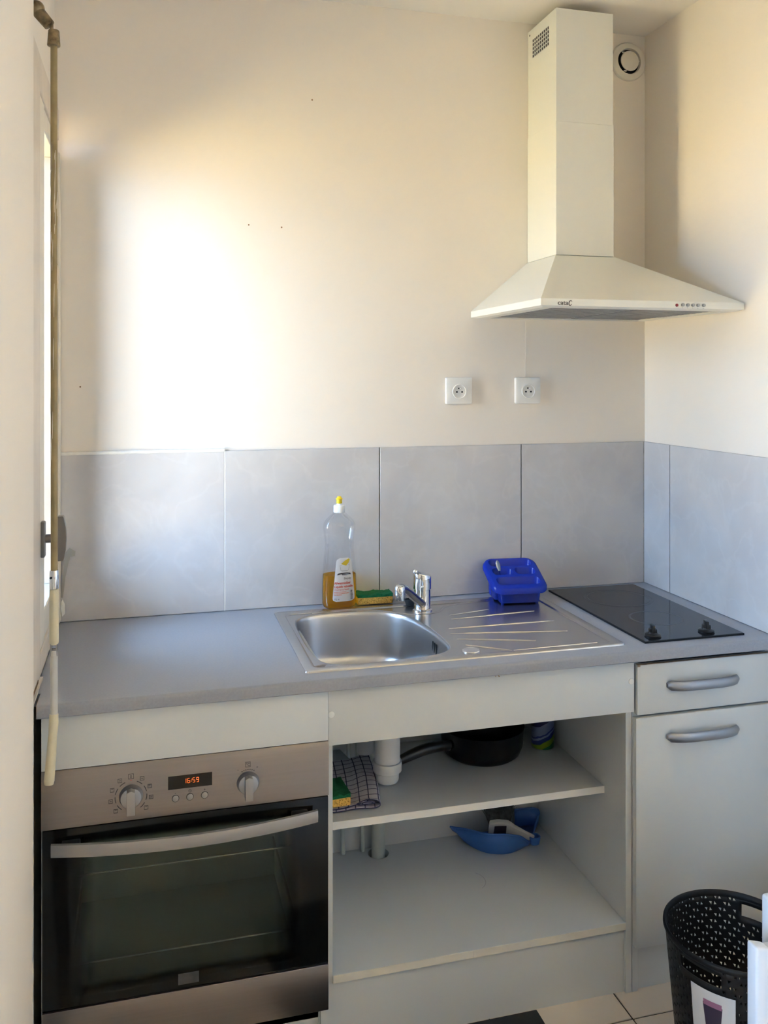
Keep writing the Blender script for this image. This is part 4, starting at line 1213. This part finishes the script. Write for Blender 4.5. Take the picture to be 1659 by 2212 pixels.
bs2 = newbm(); rnd = random.Random(5)
for k in range(420):
    u = rnd.random(); v = rnd.random()
    p = Vector((-.028 + .060 * u, -.018 + .006 * v, .040 + .02 * v))
    tip = p + Vector((-.006 + .040 * u + rnd.uniform(-.006, .006), .042 + rnd.uniform(-.012, .012), .040 - .020 * u + rnd.uniform(-.012, .012)))
    m_ = p.lerp(tip, .5) + Vector((rnd.uniform(-.003, .003), 0, .006))
    tube(bs2, [p, m_, tip], [.0009, .0009, .0005], n=4)
bso = part('bristles', bs2, 'bristle', br); bso['kind'] = 'stuff'

# ================================================================ WASTE BIN
wbn = thing('waste_bin', 'dark perforated plastic waste bin with a paper label', 'bin', (1.427, -.925, 0), local=True)
RT, RB, HB = .1435, .112, .345
def rad(z): return RB + (RT - RB) * (z / HB)
NC, NR = 84, 25
zr0, zr1 = .012, .338
bm = newbm()
def pt(c, r, dr=0):
    a = 2 * PI * c / NC; z = zr0 + (zr1 - zr0) * r / NR; q = rad(z) + dr
    return Vector((q * math.cos(a), q * math.sin(a), z))
grid = [[bm.verts.new(pt(c, r)) for c in range(NC)] for r in range(NR + 1)]
def slot(c, r):
    for cc in (NC * .570, NC * .080):
        d = min(abs(c + .5 - cc), NC - abs(c + .5 - cc))
        if r in (22, 23) and d < 4.6: return True
    return False
for r in range(NR):
    for c in range(NC):
        if slot(c, r): continue
        q = [grid[r][c], grid[r][(c + 1) % NC], grid[r + 1][(c + 1) % NC], grid[r + 1][c]]
        k = (c + r) % 3
        if k == 2 or r == 0 or slot(c, r - 1) or slot(c, r + 1) or slot((c + 1) % NC, r) or slot((c - 1) % NC, r):
            bm.faces.new(q); continue
        if k == 0: h = ((.18, .25), (.80, .22), (.66, .80))
        else: h = ((.30, .20), (.82, .78), (.16, .75))
        hv = [bm.verts.new(pt(c + a, r + b)) for a, b in h]
        if k == 0:
            bm.faces.new((q[0], q[1], hv[1], hv[0])); bm.faces.new((q[1], q[2], hv[2], hv[1])); bm.faces.new((q[2], q[3], hv[2])); bm.faces.new((q[3], q[0], hv[0], hv[2]))
        else:
            bm.faces.new((q[0], q[1], hv[0])); bm.faces.new((q[1], q[2], hv[1], hv[0])); bm.faces.new((q[2], q[3], hv[2], hv[1])); bm.faces.new((q[3], q[0], hv[0], hv[2]))
bw_ = part('bin_wall', bm, 'bin_plastic', wbn, angle=60)
sd = bw_.modifiers.new('thickness', 'SOLIDIFY'); sd.thickness = .0022; sd.offset = -1
part('bin_rim', lathe(newbm(), [(rad(.335) - .003, .334), (rad(.335) + .0015, .335), (rad(.345) + .0035, .340), (rad(.345) + .003, .346), (rad(.345), .348), (rad(.345) - .003, .345), (rad(.335) - .003, .338), (rad(.335) - .003, .334)], n=72, close_top=False, close_bot=False), 'bin_plastic', wbn, angle=60)
part('bin_base', lathe(newbm(), [(RB - .001, .0), (RB + .0005, .002), (RB + .0015, .0125), (RB - .003, .0125), (RB - .004, .006), (.002, .006)], n=60), 'bin_plastic', wbn)
LA = math.radians(-145)
def bl(a, z, dr=.0012): q = rad(z) + dr; return Vector((q * math.cos(a), q * math.sin(a), z))
def bin_patch(a0, a1, z0, z1, dr, n=10):
    g = newbm(); lo = []; hi = []
    for i in range(n + 1):
        a = a0 + (a1 - a0) * i / n; lo.append(g.verts.new(bl(a, z0, dr))); hi.append(g.verts.new(bl(a, z1, dr)))
    for i in range(n): g.faces.new((lo[i], lo[i + 1], hi[i + 1], hi[i]))
    return g
BL = part('paper_label', bin_patch(LA - .33, LA + .33, .147, .285, .0014), 'paper', wbn, 'white paper label with a picture of the bin')
g = newbm(); lo = []; hi = []
for i in range(7):
    t = i / 6; lo.append(g.verts.new(bl(LA - .09 + .19 * t, .185 - .006 * math.sin(PI * t), .0018))); hi.append(g.verts.new(bl(LA - .14 + .29 * t, .258 - .004 * math.sin(PI * t), .0018)))
for i in range(6): g.faces.new((lo[i], lo[i + 1], hi[i + 1], hi[i]))
part('label_print', g, 'print_purple', BL)
part('label_print', bin_patch(LA - .13, LA + .14, .253, .265, .0020, 6), 'print_mauve', BL)
g = newbm(); cv = g.verts.new(bl(LA + .215, .190, .002)); rv = [g.verts.new(bl(LA + .215 + .055 * math.cos(2 * PI * i / 16), .190 + .008 * math.sin(2 * PI * i / 16), .002)) for i in range(16)]
for i in range(16): g.faces.new((cv, rv[i], rv[(i + 1) % 16]))
part('label_print', g, 'print_purple', BL)
g = newbm()
for k in range(15):
    a = LA - .12 + k * .018; q = bin_patch(a, a + .004 + .006 * rnd.random(), .151, .175, .002, 1); merge(g, q)
part('label_print', g, 'print_grey', BL, smooth=False)

# ================================================================ CHAIR at the right edge
chx, chy = 1.102, -1.40
cr = thing('chair', 'white chair at the bottom right edge, mostly cut off', 'chair', (chx + .28, chy - .05, 0))
def post(x0, x1, y0, y1, z0, z1, sl_=.0, name='post'):
    g = newbm(); box(g, x0, x1, y0, y1, z0, z1)
    for v in g.verts:
        if v.co.z > z1 - .001 and v.co.x > (x0 + x1) / 2: v.co.z -= sl_
    bmesh.ops.bevel(g, geom=g.edges[:], offset=.0045, segments=3, affect='EDGES', profile=.5)
    return part(name, g, 'chair_white', cr)
W_ = .56
post(1.1010, 1.1285, chy - .012, chy + .012, 0, .666, .008, 'front_leg')
post(1.1075 + W_, 1.1285 + W_, chy - .012, chy + .012, 0, .666, .008, 'front_leg')
post(1.1575, 1.189, chy + .02, chy + .05, 0, .706, 0, 'back_post')
post(1.118 + W_ - .06, 1.150 + W_ - .06, chy + .02, chy + .05, 0, .735, 0, 'back_post')
post(1.1285, 1.160, chy - .008, chy + .018, .60, .652, .0, 'arm_bracket')
for k in range(3): post(1.189, 1.118 + W_ - .06, chy + .027, chy + .043, .50 + k * .075, .555 + k * .075, 0, 'back_slat')
for k in range(5): post(1.112, 1.112 + W_, chy - .40 + k * .08, chy - .335 + k * .08, .43, .45, 0, 'seat_slat')
post(1.1085, 1.1275, chy - .42, chy - .012, .40, .432, 0, 'seat_rail')
post(1.1085 + W_, 1.1275 + W_, chy - .42, chy - .012, .40, .432, 0, 'seat_rail')
post(1.1085, 1.1275, chy - .44, chy - .40, 0, .432, 0, 'rear_leg')
post(1.1085 + W_, 1.1275 + W_, chy - .44, chy - .40, 0, .432, 0, 'rear_leg')

# ---- dark floor mat by the plinth
mt = newbm(); box(mt, .55, 1.117, -1.05, -.600, .0002, .006, bev=.002)
single('floor_mat', mt, 'black_matte', 'black mat on the floor tiles below the sink cabinet', 'mat', (.83, -.82, 0))
